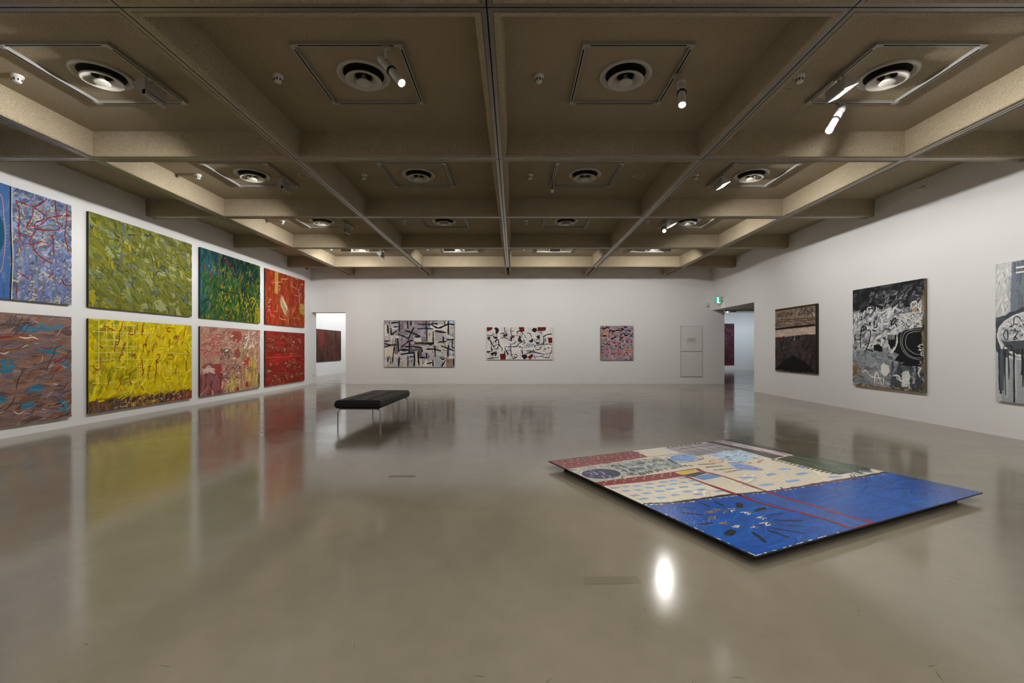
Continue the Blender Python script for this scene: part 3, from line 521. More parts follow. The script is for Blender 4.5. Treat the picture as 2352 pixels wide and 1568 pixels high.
GREENT = [[(0.595,2.17),(0.557,2.208),(0.524,2.171),(0.538,2.134),(0.546,2.089),(0.507,2.077)],[(0.62,2.179),(0.617,2.066)],[(0.641,2.159),(0.631,2.06)],[(0.662,2.139),(0.641,2.066)],[(0.692,2.115),(0.724,2.079)],[(0.746,2.153),(0.742,2.071)],[(0.786,2.156),(0.752,2.076)],[(0.742,2.102),(0.694,2.103)],[(0.839,2.175),(0.827,2.084)],[(0.797,2.108),(0.882,2.166),(0.857,2.091)],[(0.918,2.194),(0.889,2.098)],[(0.953,2.189),(0.922,2.093)],[(0.989,2.195),(0.988,2.14)],[(1.038,2.184),(1.031,2.131)],[(1.104,2.199),(1.085,2.117)],[(1.14,2.194),(1.124,2.133)],[(1.187,2.196),(1.169,2.124)],[(1.22,2.18),(1.204,2.096)],[(0.566,1.971),(0.533,1.996),(0.527,1.951),(0.543,1.905)],[(0.617,2.006),(0.606,1.933),(0.632,1.921)],[(0.649,2.001),(0.64,1.917)],[(0.711,2.003),(0.704,1.907)],[(0.74,2.01),(0.735,1.902)],[(0.773,2.005),(0.765,1.908)],[(0.806,2.0),(0.775,1.914)],[(0.879,2.028),(0.851,1.938)],[(0.908,2.025),(0.881,1.945)],[(0.928,2.005),(0.919,1.937)],[(0.986,2.042),(1.009,2.011)],[(1.041,2.039),(1.027,1.981)],[(1.082,2.042),(1.067,1.962)],[(1.128,2.042),(1.109,1.986)],[(1.157,2.018),(1.142,1.939)],[(1.336,2.21),(1.256,1.961)],[(1.346,2.17),(1.274,1.953)],[(0.559,1.832),(0.533,1.872),(0.518,1.824),(0.545,1.766)],[(0.59,1.827),(0.59,1.772),(0.629,1.763)],[(0.629,1.846),(0.623,1.756)],[(0.67,1.846),(0.651,1.762)],[(0.723,1.86),(0.697,1.768)],[(0.761,1.862),(0.74,1.776)],[(0.792,1.857),(0.774,1.788)],[(0.858,1.875),(0.827,1.773)],[(0.89,1.87),(0.86,1.796)],[(0.918,1.867),(0.911,1.792)],[(0.985,1.866),(0.99,1.804)],[(1.054,1.845),(1.071,1.797)],[(1.107,1.861),(1.102,1.802)],[(1.159,1.868),(1.149,1.811)],[(1.211,1.875),(1.205,1.816)],[(1.252,1.877),(1.246,1.817)],[(1.309,1.894),(1.28,1.812)],[(1.335,1.86),(1.338,1.785)]]
BOARD = {
'bound':[(0.019,1.065),(0.202,0.997),(0.455,0.962),(0.737,0.941),(0.957,0.91),(1.337,0.836),(1.649,0.816),(1.997,0.805),(2.529,0.769),(3.018,0.756),(3.041,0.727)],
'red1':[(0.965,1.53),(0.95,1.232),(0.939,0.886),(0.96,0.889),(0.939,0.642),(1.022,0.373),(1.052,0.172),(1.036,0.019)],
'red2':[(1.311,1.703),(1.274,1.599),(1.32,1.365),(1.272,0.892),(1.256,0.711),(1.265,0.485),(1.284,0.319),(1.272,0.232),(1.301,0.076),(1.311,0.005)],
'seam':[(2.022,0.747),(2.051,0.199),(2.035,0.079)],
'rays':[((0.241,0.903),(0.325,0.784),0.02),((0.14,0.779),(0.267,0.662),0.03),((0.462,0.905),(0.469,0.776),0.03),((0.607,0.855),(0.579,0.729),0.03),((0.774,0.745),(0.668,0.658),0.075),((0.869,0.568),(0.706,0.545),0.06),((0.872,0.414),(0.711,0.446),0.02),((0.676,0.357),(0.855,0.251),0.03),((0.62,0.286),(0.759,0.17),0.018),((0.519,0.261),(0.634,0.093),0.03),((0.448,0.246),(0.466,0.098),0.035),((0.319,0.267),(0.247,0.11),0.04),((0.234,0.353),(0.107,0.304),0.085),((0.203,0.513),(0.081,0.532),0.04)],
'gold':[(0.357,0.681),(0.465,0.69),(0.278,0.586),(0.269,0.478)],
'silver':[(0.583,0.65),(0.628,0.543),(0.622,0.419),(0.545,0.345),(0.424,0.333),(0.322,0.378)],
'band1':[(-0.002,2.666),(1.226,2.664),(1.214,2.381),(0.002,2.307)],
'cream':[(1.261,2.658),(1.729,2.673),(1.689,2.31),(1.189,2.345)],
'swirl':[(0.006,2.279),(0.986,2.323),(1.496,2.252),(1.281,1.948),(1.07,1.806),(-0.001,1.752)],
'navy':[(0.422,1.886),(0.385,1.849),(0.338,1.821),(0.286,1.803),(0.231,1.797),(0.176,1.803),(0.126,1.82),(0.083,1.846),(0.05,1.882),(0.028,1.923),(0.02,1.968),(0.026,2.015),(0.047,2.059),(0.081,2.099),(0.126,2.13),(0.179,2.151),(0.238,2.16),(0.296,2.156),(0.351,2.138),(0.397,2.109),(0.432,2.07),(0.452,2.025),(0.457,1.977),(0.446,1.929)],
'oval':[(1.686,2.061),(1.631,2.021),(1.566,1.994),(1.498,1.984),(1.436,1.991),(1.387,2.013),(1.354,2.05),(1.343,2.096),(1.356,2.147),(1.39,2.197),(1.443,2.24),(1.509,2.269),(1.58,2.283),(1.646,2.277),(1.699,2.252),(1.732,2.213),(1.741,2.163),(1.725,2.111)],
'hatch':[(1.727,2.663),(2.464,2.652),(2.659,2.564),(2.584,2.136),(1.769,2.127),(1.707,2.327)],
'checks':[(1.786,2.664),(1.864,2.668),(1.935,2.665),(2.016,2.663),(2.102,2.665),(2.179,2.666),(2.267,2.668),(2.352,2.666)],
'band2':[(0.006,1.748),(0.971,1.703),(0.925,1.583),(0.936,1.536),(0.497,1.551),(-0.006,1.619)],
'yellow':[(0.983,1.661),(1.28,1.709),(1.259,1.636),(0.975,1.587)],
'dark':[(0.966,1.577),(1.229,1.601),(1.272,1.527),(1.009,1.482)],
'stripe':[(1.009,1.482),(1.321,1.504),(1.313,1.368),(1.024,1.353)],
'redtop':[(0.949,1.705),(1.319,1.71)],
'dash':[(0.071,1.525),(0.185,1.515),(0.299,1.482),(0.444,1.483),(0.613,1.472),(0.738,1.471),(0.895,1.495),(0.104,1.405),(0.23,1.38),(0.366,1.387),(0.507,1.385),(0.659,1.383),(0.79,1.383),(0.921,1.385),(0.095,1.269),(0.231,1.271),(0.381,1.268),(0.515,1.275),(0.678,1.27),(0.865,1.272),(0.099,1.166),(0.26,1.123),(0.428,1.125),(0.608,1.153),(0.767,1.143),(0.636,1.054),(0.88,1.039)],
'dashdir':[(0.055,1.174),(0.15,1.154)],
'dash2':[((1.413,1.257),(1.595,1.203)),((1.759,1.202),(1.906,1.215)),((2.078,1.294),(2.228,1.263)),((2.058,1.084),(2.24,1.089)),((1.706,0.962),(1.912,0.956)),((1.369,0.997),(1.542,0.971)),((2.368,1.257),(2.485,1.246)),((2.254,0.89),(2.432,0.855)),((2.754,0.862),(2.923,0.843))],
'text':[((1.463,1.823),(1.669,1.77)),((1.431,1.697),(1.684,1.672)),((1.424,1.574),(1.688,1.551)),((1.457,1.47),(1.729,1.471))],
'green_text':[((0.519,2.138),(1.311,2.197)),((0.503,1.956),(1.239,2.01)),((0.519,1.823),(1.379,1.842))],
'circle':[(1.834,1.809),(1.806,1.792),(1.772,1.783),(1.736,1.783),(1.705,1.792),(1.682,1.808),(1.671,1.83),(1.674,1.853),(1.69,1.876),(1.717,1.893),(1.752,1.903),(1.788,1.904),(1.821,1.895),(1.844,1.878),(1.855,1.856),(1.851,1.832)],
'wedge':[(1.847,1.773),(1.928,1.736),(1.961,1.453),(1.891,1.343),(1.774,1.423),(1.708,1.531)],
'wash':[(1.938,2.088),(2.22,2.169),(2.527,2.029),(2.364,1.76),(2.034,1.731),(2.02,1.908)],
'brown':[(2.063,1.945),(2.2,1.944),(2.287,1.875),(2.325,1.764),(1.946,1.815),(1.987,1.709),(2.06,1.632),(2.28,1.662),(2.179,1.608)],
'green1':[(2.847,2.715),(3.03,2.68),(3.03,1.749),(2.879,1.692),(2.816,2.703)],
'pinks':[(2.664,2.687),(2.816,2.703),(2.879,1.692),(2.708,1.673)],
'green2':[(2.519,2.689),(2.664,2.687),(2.708,1.673),(2.468,1.657),(2.556,2.231)],
'green3':[(2.493,1.609),(3.033,1.707),(3.056,0.908),(2.453,0.901)],
'blackline':[(1.267,1.934),(1.699,1.92)],
}


# ------------------------------------------------------------------ painting tools
class Paint:
    """collects brush marks as thin ribbons and patches laid one over another"""
    DZ = 1.2e-6
    def __init__(s, W, H, seed, k=1.3, flat=False):
        s.W, s.H, s.k, s.flat = W, H, k, flat
        s.r = random.Random(seed); s.v = []; s.f = []; s.c = []; s.i = 0
    def P(s, p): return (p[0] * s.W, (1 - p[1]) * s.H) if not s.flat else p
    def jit(s, col, a=0.12):
        q = 1 + s.r.uniform(-a, a)
        return tuple(min(0.9, max(0.002, c * q * (1 + s.r.uniform(-a, a) * 0.3))) for c in col)
    def put(s, pts, faces, col):
        s.i += 1; h = 0.0006 + s.i * s.DZ; o = len(s.v)
        for x, y in pts:
            x = min(max(x, 0.0), s.W); y = min(max(y, 0.0), s.H)
            s.v.append((x, -h, y) if not s.flat else (x, y, h))
        for f in faces: s.f.append(tuple(a + o for a in f)); s.c.append(col)
    def poly(s, pts, rgb, rag=0.0, ja=0.05):
        q = [s.P(p) for p in pts]
        if rag:
            z = []
            for a, b in zip(q, q[1:] + q[:1]):
                n = max(1, int(math.hypot(b[0] - a[0], b[1] - a[1]) / (rag * 3)))
                for k in range(n):
                    u = k / n
                    z.append((a[0] + (b[0] - a[0]) * u + s.r.uniform(-rag, rag) * 0.6, a[1] + (b[1] - a[1]) * u + s.r.uniform(-rag, rag) * 0.6))
            q = z
        tris = tessellate_polygon([[Vector((x, y, 0)) for x, y in q]])
        s.put(q, tris, s.jit(pig(rgb, s.k), ja))
    def stroke(s, pts, w, rgb, taper=0.5, ja=0.12, wob=0.15, sub=4, norm=True):
        q = [Vector(s.P(p) if norm else p) for p in pts]
        if len(q) > 2:                                        # Catmull-Rom
            z = []
            e = [q[0] * 2 - q[1]] + q + [q[-1] * 2 - q[-2]]
            for i in range(1, len(e) - 2):
                for k in range(sub):
                    u = k / sub; a, b, c, d = e[i - 1], e[i], e[i + 1], e[i + 2]
                    z.append(0.5 * (2 * b + (c - a) * u + (2 * a - 5 * b + 4 * c - d) * u * u + (3 * b - a - 3 * c + d) * u ** 3))
            z.append(q[-1]); q = z
        else:
            q = [q[0].lerp(q[1], k / 3) for k in range(4)]
        n = len(q); vs = []
        for i, p in enumerate(q):
            d = q[min(i + 1, n - 1)] - q[max(i - 1, 0)]
            if d.length < 1e-9: d = Vector((1, 0))
            d = d.normalized(); nn = Vector((-d.y, d.x))
            u = i / (n - 1)
            ww = w * 0.5 * (1 - taper * (abs(2 * u - 1) ** 2.5)) * (1 + s.r.uniform(-wob, wob))
            vs += [tuple(p + nn * ww), tuple(p - nn * ww)]
        s.put(vs, [(2 * i, 2 * i + 1, 2 * i + 3, 2 * i + 2) for i in range(n - 1)], s.jit(pig(rgb, s.k), ja))
    def dabs(s, n, pal, L, w, ang=0.0, spread=0.5, reg=(0, 0, 1, 1), bend=0.25, ja=0.14, taper=0.7):
        for _ in range(n):
            x = s.r.uniform(reg[0], reg[2]) * s.W; y = (1 - s.r.uniform(reg[1], reg[3])) * s.H
            l = L * s.r.uniform(0.4, 1.4); a = R(ang) + s.r.uniform(-spread, spread)
            d = Vector((math.cos(a), math.sin(a))) * l * 0.5; b = Vector((-d.y, d.x)) * s.r.uniform(-bend, bend)
            c = Vector((x, y)); ww = w * s.r.uniform(0.5, 1.4); rgb = s.r.choice(pal)
            nb = 1 if ww < 0.026 else min(6, max(3, int(ww / 0.016)))
            if nb == 1:
                s.stroke([c - d, c + b, c + d], ww, rgb, taper, ja, norm=False, sub=3); continue
            nn = Vector((-d.y, d.x)).normalized(); 
            for q in range(nb):                               # separate bristle tracks of one brush load
                o = nn * ww * ((q + 0.5) / nb - 0.5) * 1.05
                s0, s1 = s.r.uniform(0.7, 1.08), s.r.uniform(0.6, 1.1); f = s.r.uniform(0.88, 1.12)
                s.stroke([c - d * s0 + o, c + b + o, c + d * s1 + o * s.r.uniform(0.7, 1.1)], ww / nb * 1.25, tuple(v * f for v in rgb), 0.35, ja * 0.5, wob=0.3, norm=False, sub=2)
    def blob(s, x, y, rx, ry, rgb, n=14, rag=0.25, ja=0.08):
        c = s.P((x, y)); pts = []
        for k in range(n):
            a = 2 * math.pi * k / n; q = 1 + s.r.uniform(-rag, rag)
            pts.append((c[0] + rx * q * math.cos(a), c[1] + ry * q * math.sin(a)))
        s.put(pts, [tuple(range(n))], s.jit(pig(rgb, s.k), ja))
    def build(s, parent, mat, y=0.0):
        me = bpy.data.meshes.new('brushwork'); me.from_pydata(s.v, [], s.f); me.materials.append(mat)
        at = me.color_attributes.new('pigment', 'FLOAT_COLOR', 'CORNER')
        buf = []
        for f, c in zip(s.f, s.c): buf += [c[0], c[1], c[2], 1.0] * len(f)
        at.data.foreach_set('color', buf); me.update()
        o = obj('brushwork', me, parent)
        o.location = (0, y, 0) if not s.flat else (0, 0, y)
        o['kind'] = 'stuff'
        return o

def picture(label, W, H, loc, rotz, ground, edge=M_EDGE, depth=0.05, name='painting'):
    """canvas hung with its lower left corner at loc; local x right, z up, -y towards the viewer"""
    t = thing(name, label, 'painting', loc, rotz, None)
    cb = MB()
    cb.box(0.002, W - 0.002, -depth + 0.0012, -0.014, 0.002, H - 0.002)
    cb.build('canvas_edge', edge, t)
    fr = MB(); e = 0.004
    fr.add([(0, -depth + e, 0), (W, -depth + e, 0), (W, -depth + e, H), (0, -depth + e, H), (e, -depth, e), (W - e, -depth, e), (W - e, -depth, H - e), (e, -depth, H - e)],
           [(4, 5, 6, 7), (0, 1, 5, 4), (1, 2, 6, 5), (2, 3, 7, 6), (3, 0, 4, 7)])
    fr.build('canvas', ground, t)
    MB().box(W * 0.1, W * 0.9, -0.014, 0.0, H * 0.75, H * 0.8).build('hanging_batten', M_LINEN, t)
    return t
def lw(y): return (XL, y, 0)
QL, QR, QB = math.pi / 2, -math.pi / 2, 0.0
g = lambda name, cols, **k: ramp_mat(name, [pig(c) for c in cols], **k)

# ------------------------------------------------------------------ left wall, eight canvases in two rows
PW, PH, ZU, ZD = 2.685, 1.765, 2.16, 0.183
Y1, Y2, Y3, Y4 = 5.385, 8.393, 11.375, 14.36
# 1 periwinkle canvas with red lines
t = picture('periwinkle blue canvas with wandering red lines and dark teal oval, upper row', PW, PH, (XL, Y1, ZU), QL, g('ground_periwinkle', [(80, 100, 150), (105, 125, 175), (135, 145, 175)], scale=3, seed=1))
p = Paint(PW, PH, 11, 0.9)
p.poly([(0, 0), (.636, .0), (.64, .5), (.634, 1), (0, 1)], (70, 108, 165))
p.dabs(120, [(62, 98, 155), (80, 118, 172), (95, 120, 165), (70, 105, 160)], .3, .05, 80, .3, (0, 0, .62, 1))
p.poly([(.31 + .295 * math.cos(a), .44 + .42 * math.sin(a)) for a in [k * math.pi / 14 for k in range(28)]], (15, 82, 112))
p.dabs(60, [(12, 75, 105), (20, 90, 120), (30, 95, 118)], .3, .06, 80, .4, (.1, .15, .52, .75))
p.dabs(420, [(102, 117, 150), (112, 125, 156), (88, 98, 130), (140, 144, 154), (122, 128, 146), (98, 104, 120)], .16, .05, 20, 1.0, (.645, 0, 1, 1))
p.dabs(260, [(194, 184, 160), (180, 172, 156), (160, 160, 160), (112, 112, 116)], .1, .022, 10, .8, (.65, .05, 1, 1))
p.dabs(150, [(95, 95, 110), (120, 118, 110), (205, 195, 175)], .12, .012, 70, .7, (.65, 0, 1, 1))
p.dabs(60, [(104, 120, 168), (116, 130, 172)], .22, .035, 88, .15, (.65, .5, 1, 1))
p.stroke(BEDGE[1], .02, (35, 38, 48), 0); p.stroke([(a + .006, b) for a, b in BEDGE[1]], .012, (205, 200, 185), 0)
p.stroke(BEDGE[0], .016, (165, 130, 140), 0)
for k in range(22):
    a = .1 + .03 * k; x = .31 + .295 * math.sqrt(max(0, 1 - ((a - .44) / .42) ** 2))
    p.stroke([(x + .002, a), (x + .022, a - .01)], .006, (165, 140, 145), .3)
for q in BRED: p.stroke(q, .018, (140, 40, 44), .3, wob=.5)
p.dabs(26, [(150, 40, 45), (170, 60, 60)], .06, .016, 40, 1.4, (.66, .05, 1, 1))
p.build(t, M_BRUSH, -.05)
# 2 mauve-brown canvas
t = picture('mauve brown canvas with turquoise patches and grey scribbles, lower row', PW, PH, (XL, Y1, ZD), QL, g('ground_mauve', [(88, 70, 66), (115, 92, 86), (122, 84, 62)], scale=2.2, stretch=(1, 1, 3), seed=2))
p = Paint(PW, PH, 12, 1.25)
p.dabs(330, [(118, 96, 90), (102, 82, 78), (128, 100, 84), (120, 82, 58), (92, 72, 68), (110, 92, 98), (130, 110, 104)], .38, .06, 2, .22)
for x, y, w, h in [(.862, .10, .16, .032), (.731, .135, .1, .025), (.88, .335, .16, .028), (.62, .44, .08, .045), (.96, .48, .08, .05), (.61, .515, .07, .025), (.77, .69, .1, .03), (.59, .765, .05, .03), (.73, .83, .09, .025), (.95, .87, .07, .05), (.2, .2, .2, .04), (.4, .6, .15, .03), (.15, .8, .2, .04)]:
    for k in range(5): p.stroke([(x - w * p.r.uniform(.3, .6), y + p.r.uniform(-h, h)), (x, y + p.r.uniform(-h, h)), (x + w * p.r.uniform(.3, .6), y + p.r.uniform(-h, h))], .045, p.r.choice([(52, 108, 132), (60, 112, 136), (48, 98, 120), (70, 108, 124)]), .6)
p.dabs(90, [(125, 98, 92), (110, 88, 86), (132, 90, 62)], .3, .03, 3, .25)
p.dabs(70, [(58, 52, 55), (70, 60, 60), (80, 74, 78)], .24, .017, 25, .8, bend=.6)
p.dabs(60, [(190, 175, 165), (165, 145, 150), (200, 190, 175)], .14, .011, 15, .7, bend=.6)
p.dabs(30, [(120, 50, 45), (150, 100, 60)], .2, .03, 5, .4)
p.stroke([(.68, .21), (.72, .22), (.76, .21), (.79, .23)], .02, (210, 200, 190))
for _ in range(14):
    x, y = p.r.uniform(.6, .75), p.r.uniform(.0, .12); p.stroke([(x, y), (x - .02, y + .06), (x - .05, y + .1)], .014, (75, 68, 70))
p.build(t, M_BRUSH, -.05)
# 3 olive
t = picture('olive green canvas of soft slanting brushstrokes, upper row above the yellow grid', PW, PH, (XL, Y2, ZU), QL, g('ground_olive', [(78, 82, 26), (112, 114, 40), (132, 134, 70)], scale=2.4, seed=3))
p = Paint(PW, PH, 13, 1.05)
OL = [(112, 113, 36), (120, 118, 28), (102, 106, 36), (120, 124, 58), (106, 112, 54), (114, 115, 46), (96, 98, 32)]
p.dabs(520, OL, .42, .12, -32, .55, bend=.3, ja=.1)
p.dabs(240, OL + [(132, 136, 76)], .24, .07, -30, .9, bend=.4)
p.dabs(44, [(140, 146, 92), (148, 153, 102), (136, 140, 78)], .2, .08, -40, .8)
p.dabs(34, [(108, 122, 114), (98, 110, 102), (118, 130, 122)], .2, .06, -45, .7)
p.dabs(30, [(138, 130, 20), (150, 140, 25)], .18, .06, -70, .5)
p.dabs(95, [(66, 72, 58), (58, 64, 60), (74, 82, 72)], .2, .02, -30, .8, bend=.6)
p.dabs(60, [(70, 74, 30), (60, 66, 26)], .12, .014, -60, .9, bend=.7)
p.stroke([(.33, .24), (.34, .32), (.36, .37)], .07, (172, 158, 20)); p.stroke([(.27, .15), (.25, .26), (.22, .33)], .05, (86, 92, 78)); p.stroke([(.29, .17), (.26, .27)], .04, (90, 96, 84))
p.stroke([(.52, .83), (.54, .92), (.53, .98)], .02, (62, 70, 60)); p.stroke([(.5, .86), (.52, .97)], .02, (62, 70, 60))
p.blob(.62, .9, .18, .13, (150, 155, 104)); p.blob(.58, .76, .13, .06, (82, 90, 74)); p.blob(.98, .92, .08, .14, (84, 102, 28)); p.blob(.03, .9, .06, .15, (150, 138, 20))
p.dabs(120, OL, .2, .04, -40, .8)
p.dabs(24, [(70, 76, 66), (78, 86, 84)], .16, .03, -40, .7, bend=.6)
p.build(t, M_BRUSH, -.05)
# 4 yellow
t = picture('bright yellow canvas with pale grid and rust red scribbles, lower row', PW, PH, (XL, Y2, ZD), QL, g('ground_yellow', [(150, 138, 8), (184, 162, 4), (196, 172, 10)], scale=2.2, seed=4))
p = Paint(PW, PH, 14, 1.32)
p.dabs(360, [(188, 166, 6), (196, 172, 8), (178, 158, 6), (200, 174, 18)], .34, .09, 70, 1.2, (0, 0, 1, .86), ja=.07)
p.dabs(110, [(156, 144, 12), (144, 136, 18), (166, 150, 10), (136, 130, 22)], .24, .08, 20, 1.2, (.02, .02, .4, .75), ja=.1)
p.dabs(40, [(164, 148, 10), (172, 154, 8)], .16, .05, 40, 1.3, (.4, .1, 1, .7))
p.dabs(40, [(205, 184, 40), (190, 170, 8)], .2, .05, 60, 1.0, (0, .3, 1, .86))
for q in YGRIDV + YGRIDH: p.stroke(q, .016, (198, 184, 92), .15, wob=.5)
p.dabs(34, [(196, 180, 84), (205, 190, 110)], .12, .013, 5, .5, (.05, .66, 1, .84), bend=.5)
for q in YRED: p.stroke(q, .021, (138, 58, 20), .35, wob=.4)
yb = YBOT[0]
p.poly([(0, .874)] + yb + [(1, 1), (0, 1)], (96, 70, 48), .02)
p.dabs(240, [(100, 74, 56), (84, 64, 52), (120, 88, 50), (72, 58, 50), (110, 84, 70)], .14, .035, 82, .5, (0, .9, 1, 1))
p.dabs(60, [(140, 58, 40), (150, 72, 54), (120, 48, 38)], .14, .03, 84, .4, (.72, .91, 1, 1))
p.dabs(50, [(150, 106, 40), (160, 120, 50)], .12, .03, 80, .5, (.3, .9, .62, 1)); p.dabs(60, [(66, 56, 50), (54, 48, 46)], .1, .03, 70, .8, (.15, .89, .9, .96))
p.dabs(46, [(205, 190, 130), (212, 200, 150)], .06, .011, 8, .5, (.2, .89, .95, .98))
p.dabs(30, [(175, 155, 20), (160, 140, 20)], .2, .03, 10, .3, (0, .855, 1, .885))
p.build(t, M_BRUSH, -.05)
# 5 green
t = picture('dark green canvas with yellow flecks, red dashes and blue corner, upper row', PW, PH, (XL, Y3, ZU), QL, g('ground_green', [(22, 58, 38), (38, 82, 34), (62, 96, 28)], scale=3, seed=5))
p = Paint(PW, PH, 15, 0.9)
GR = [(40, 84, 36), (50, 94, 38), (34, 74, 44), (60, 98, 34), (70, 102, 32), (30, 66, 46)]
p.dabs(420, GR, .28, .07, 80, .7)
p.dabs(60, [(28, 72, 88), (36, 88, 104), (24, 62, 76), (30, 92, 100)], .3, .1, 70, .5, (0, .02, .26, .3)); p.dabs(40, [(36, 88, 84), (58, 100, 116), (32, 92, 74)], .24, .06, 75, .5, (0, .35, .14, .9))
p.dabs(90, [(20, 40, 50), (18, 46, 48), (24, 54, 50)], .24, .08, 80, .6, (.3, 0, .95, .32)); p.dabs(40, [(20, 44, 44), (16, 40, 42)], .3, .04, 85, .4, (.6, .3, 1, .9))
p.dabs(190, [(128, 130, 20), (150, 146, 22), (110, 118, 30), (140, 136, 40)], .13, .03, 85, .6, (.08, .15, 1, 1)); p.dabs(70, [(170, 160, 30), (160, 152, 24)], .13, .035, 80, .7, (.3, .55, 1, 1))
p.dabs(200, GR, .16, .035, 85, .6)
p.dabs(85, [(140, 58, 34), (130, 48, 36), (150, 66, 44)], .1, .028, 75, .7, (.03, .05, 1, .98))
p.poly([(.9, .74), (1, .72), (1, 1), (.87, 1)], (150, 142, 14), .02); p.stroke([(.9, .82), (.94, .9), (.9, .99)], .03, (60, 80, 24)); p.stroke([(.92, .77), (.99, .78)], .02, (60, 76, 24))
p.stroke([(.18, .5), (.3, .55), (.45, .56), (.6, .55)], .03, (26, 44, 28)); p.stroke([(.68, .5), (.76, .64), (.82, .78), (.84, .97)], .03, (26, 50, 30)); p.stroke([(.02, .8), (.08, .74), (.12, .73)], .03, (24, 44, 36))
p.stroke([(.78, .62), (.84, .58), (.9, .61), (.86, .72), (.82, .8)], .035, (172, 164, 30))
p.build(t, M_BRUSH, -.05)
# 6 orange
t = picture('burnt orange canvas with cream scribble and yellow bar, upper row by the corner', PW, PH, (XL, Y4, ZU), QL, g('ground_orange', [(128, 46, 20), (158, 62, 20), (142, 48, 26)], scale=2, stretch=(2, 1, .7), seed=6))
p = Paint(PW, PH, 16, 0.95)
p.dabs(300, [(152, 58, 20), (162, 66, 22), (140, 48, 22), (134, 44, 26), (146, 54, 30)], .34, .09, 84, .5, ja=.08)
p.dabs(50, [(168, 46, 30), (160, 40, 30)], .26, .08, 80, .5, (0, .7, .25, 1)); p.dabs(70, [(168, 84, 30), (172, 76, 24)], .26, .03, 87, .2, (.05, .6, 1, 1))
for q in OYEL: p.poly(q, (180, 146, 62), .015)
p.dabs(26, [(160, 122, 48), (190, 160, 80)], .4, .015, 88, .06, (.215, .05, .285, .36)); p.dabs(16, [(150, 112, 44), (120, 84, 40)], .2, .016, 40, .9, (.87, .52, .98, .7))
for q in OWHT: p.stroke(q, .05, (200, 178, 146), .5)
for q in OWHT: p.stroke([(x + .03, y + .03) for x, y in q], .014, (206, 184, 152), .5)
for q in OLIN: p.stroke(q, .024, (205, 160, 132), .5, wob=.4)
p.stroke([(.86, .3), (.84, .42), (.85, .5)], .06, (186, 160, 150)); p.stroke([(.18, .4), (.27, .44), (.33, .5), (.345, .62)], .018, (66, 34, 26))
p.build(t, M_BRUSH, -.05)
# 7 pink
t = picture('dusty pink canvas with brick red patches and grey scrawls, lower row', PW, PH, (XL, Y3, ZD), QL, g('ground_pink', [(134, 92, 78), (160, 116, 100), (164, 128, 100)], scale=2, seed=7))
p = Paint(PW, PH, 17, 1.3)
p.dabs(330, [(164, 122, 108), (156, 112, 98), (170, 132, 114), (150, 104, 92), (168, 134, 108)], .34, .09, 40, 1.2, ja=.08)
p.dabs(90, [(160, 128, 92), (166, 136, 98)], .26, .08, 70, .8, (.6, .25, 1, 1))
p.dabs(60, [(122, 54, 44), (132, 62, 52), (114, 50, 44)], .3, .09, 85, .4, (.0, .68, .3, 1)); p.dabs(30, [(128, 84, 88), (116, 76, 78)], .3, .06, 86, .3, (.02, .7, .32, 1))
p.blob(.56, .12, .22, .15, (142, 66, 56)); p.blob(.57, .4, .16, .13, (138, 72, 62)); p.blob(.24, .63, .22, .15, (140, 62, 52)); p.blob(.12, .57, .24, .07, (134, 78, 72)); p.blob(.55, .96, .15, .06, (128, 44, 32)); p.blob(.76, .9, .12, .1, (132, 60, 46)); p.blob(.38, .36, .12, .08, (118, 84, 74))
for _ in range(10): p.stroke([(p.r.uniform(.02, .06), .66 + p.r.uniform(-.03, .03)), (.12, .61 + p.r.uniform(-.04, .04)), (.21, .66 + p.r.uniform(-.04, .04))], .03, (190, 158, 148))
p.dabs(30, [(165, 62, 58), (176, 74, 66)], .3, .018, 8, .4, (.02, .12, .3, .42), bend=.5)
p.dabs(44, [(150, 50, 42), (160, 58, 48)], .14, .02, 80, .6, (.2, .6, .9, 1)); p.poly([(.68, .53), (.79, .46), (.77, .6), (.7, .64)], (168, 58, 44), .01)
p.dabs(40, [(206, 184, 168), (196, 168, 152), (210, 196, 180)], .16, .03, 50, 1.2, (.3, .1, 1, 1)); p.dabs(26, [(205, 186, 172)], .18, .03, 60, 1.0, (.68, .05, .9, .3))
p.dabs(26, [(182, 150, 50), (170, 150, 60), (190, 160, 70)], .3, .04, 88, .2, (.72, .5, .98, .9)); p.dabs(18, [(160, 146, 70), (196, 172, 90)], .3, .05, 88, .1, (.38, .78, .55, .98))
p.dabs(90, [(70, 56, 54), (84, 66, 62), (60, 48, 50), (96, 70, 64)], .2, .014, 30, 1.3, (.28, .05, .95, .85), bend=.6)
p.dabs(24, [(52, 42, 44), (44, 36, 40)], .14, .02, -20, .8, (.3, .3, .62, .8), bend=.4)
p.stroke([(.66, .98), (.67, .85), (.7, .7), (.69, .58)], .015, (66, 52, 44)); p.stroke([(.84, .68), (.85, .8), (.84, .95)], .018, (66, 58, 62)); p.stroke([(.76, .62), (.82, .7), (.9, .66)], .016, (70, 54, 48)); p.stroke([(.28, .7), (.285, .85), (.29, .97)], .035, (128, 52, 44)); p.stroke([(.92, .78), (1, .79)], .016, (210, 200, 180)); p.stroke([(.93, .86), (.99, .85), (.95, .82)], .016, (210, 200, 180))
p.blob(.97, .85, .06, .25, (96, 84, 48)); p.stroke([(0, .98), (.06, .93), (.12, .86)], .014, (200, 178, 160))
p.build(t, M_BRUSH, -.05)
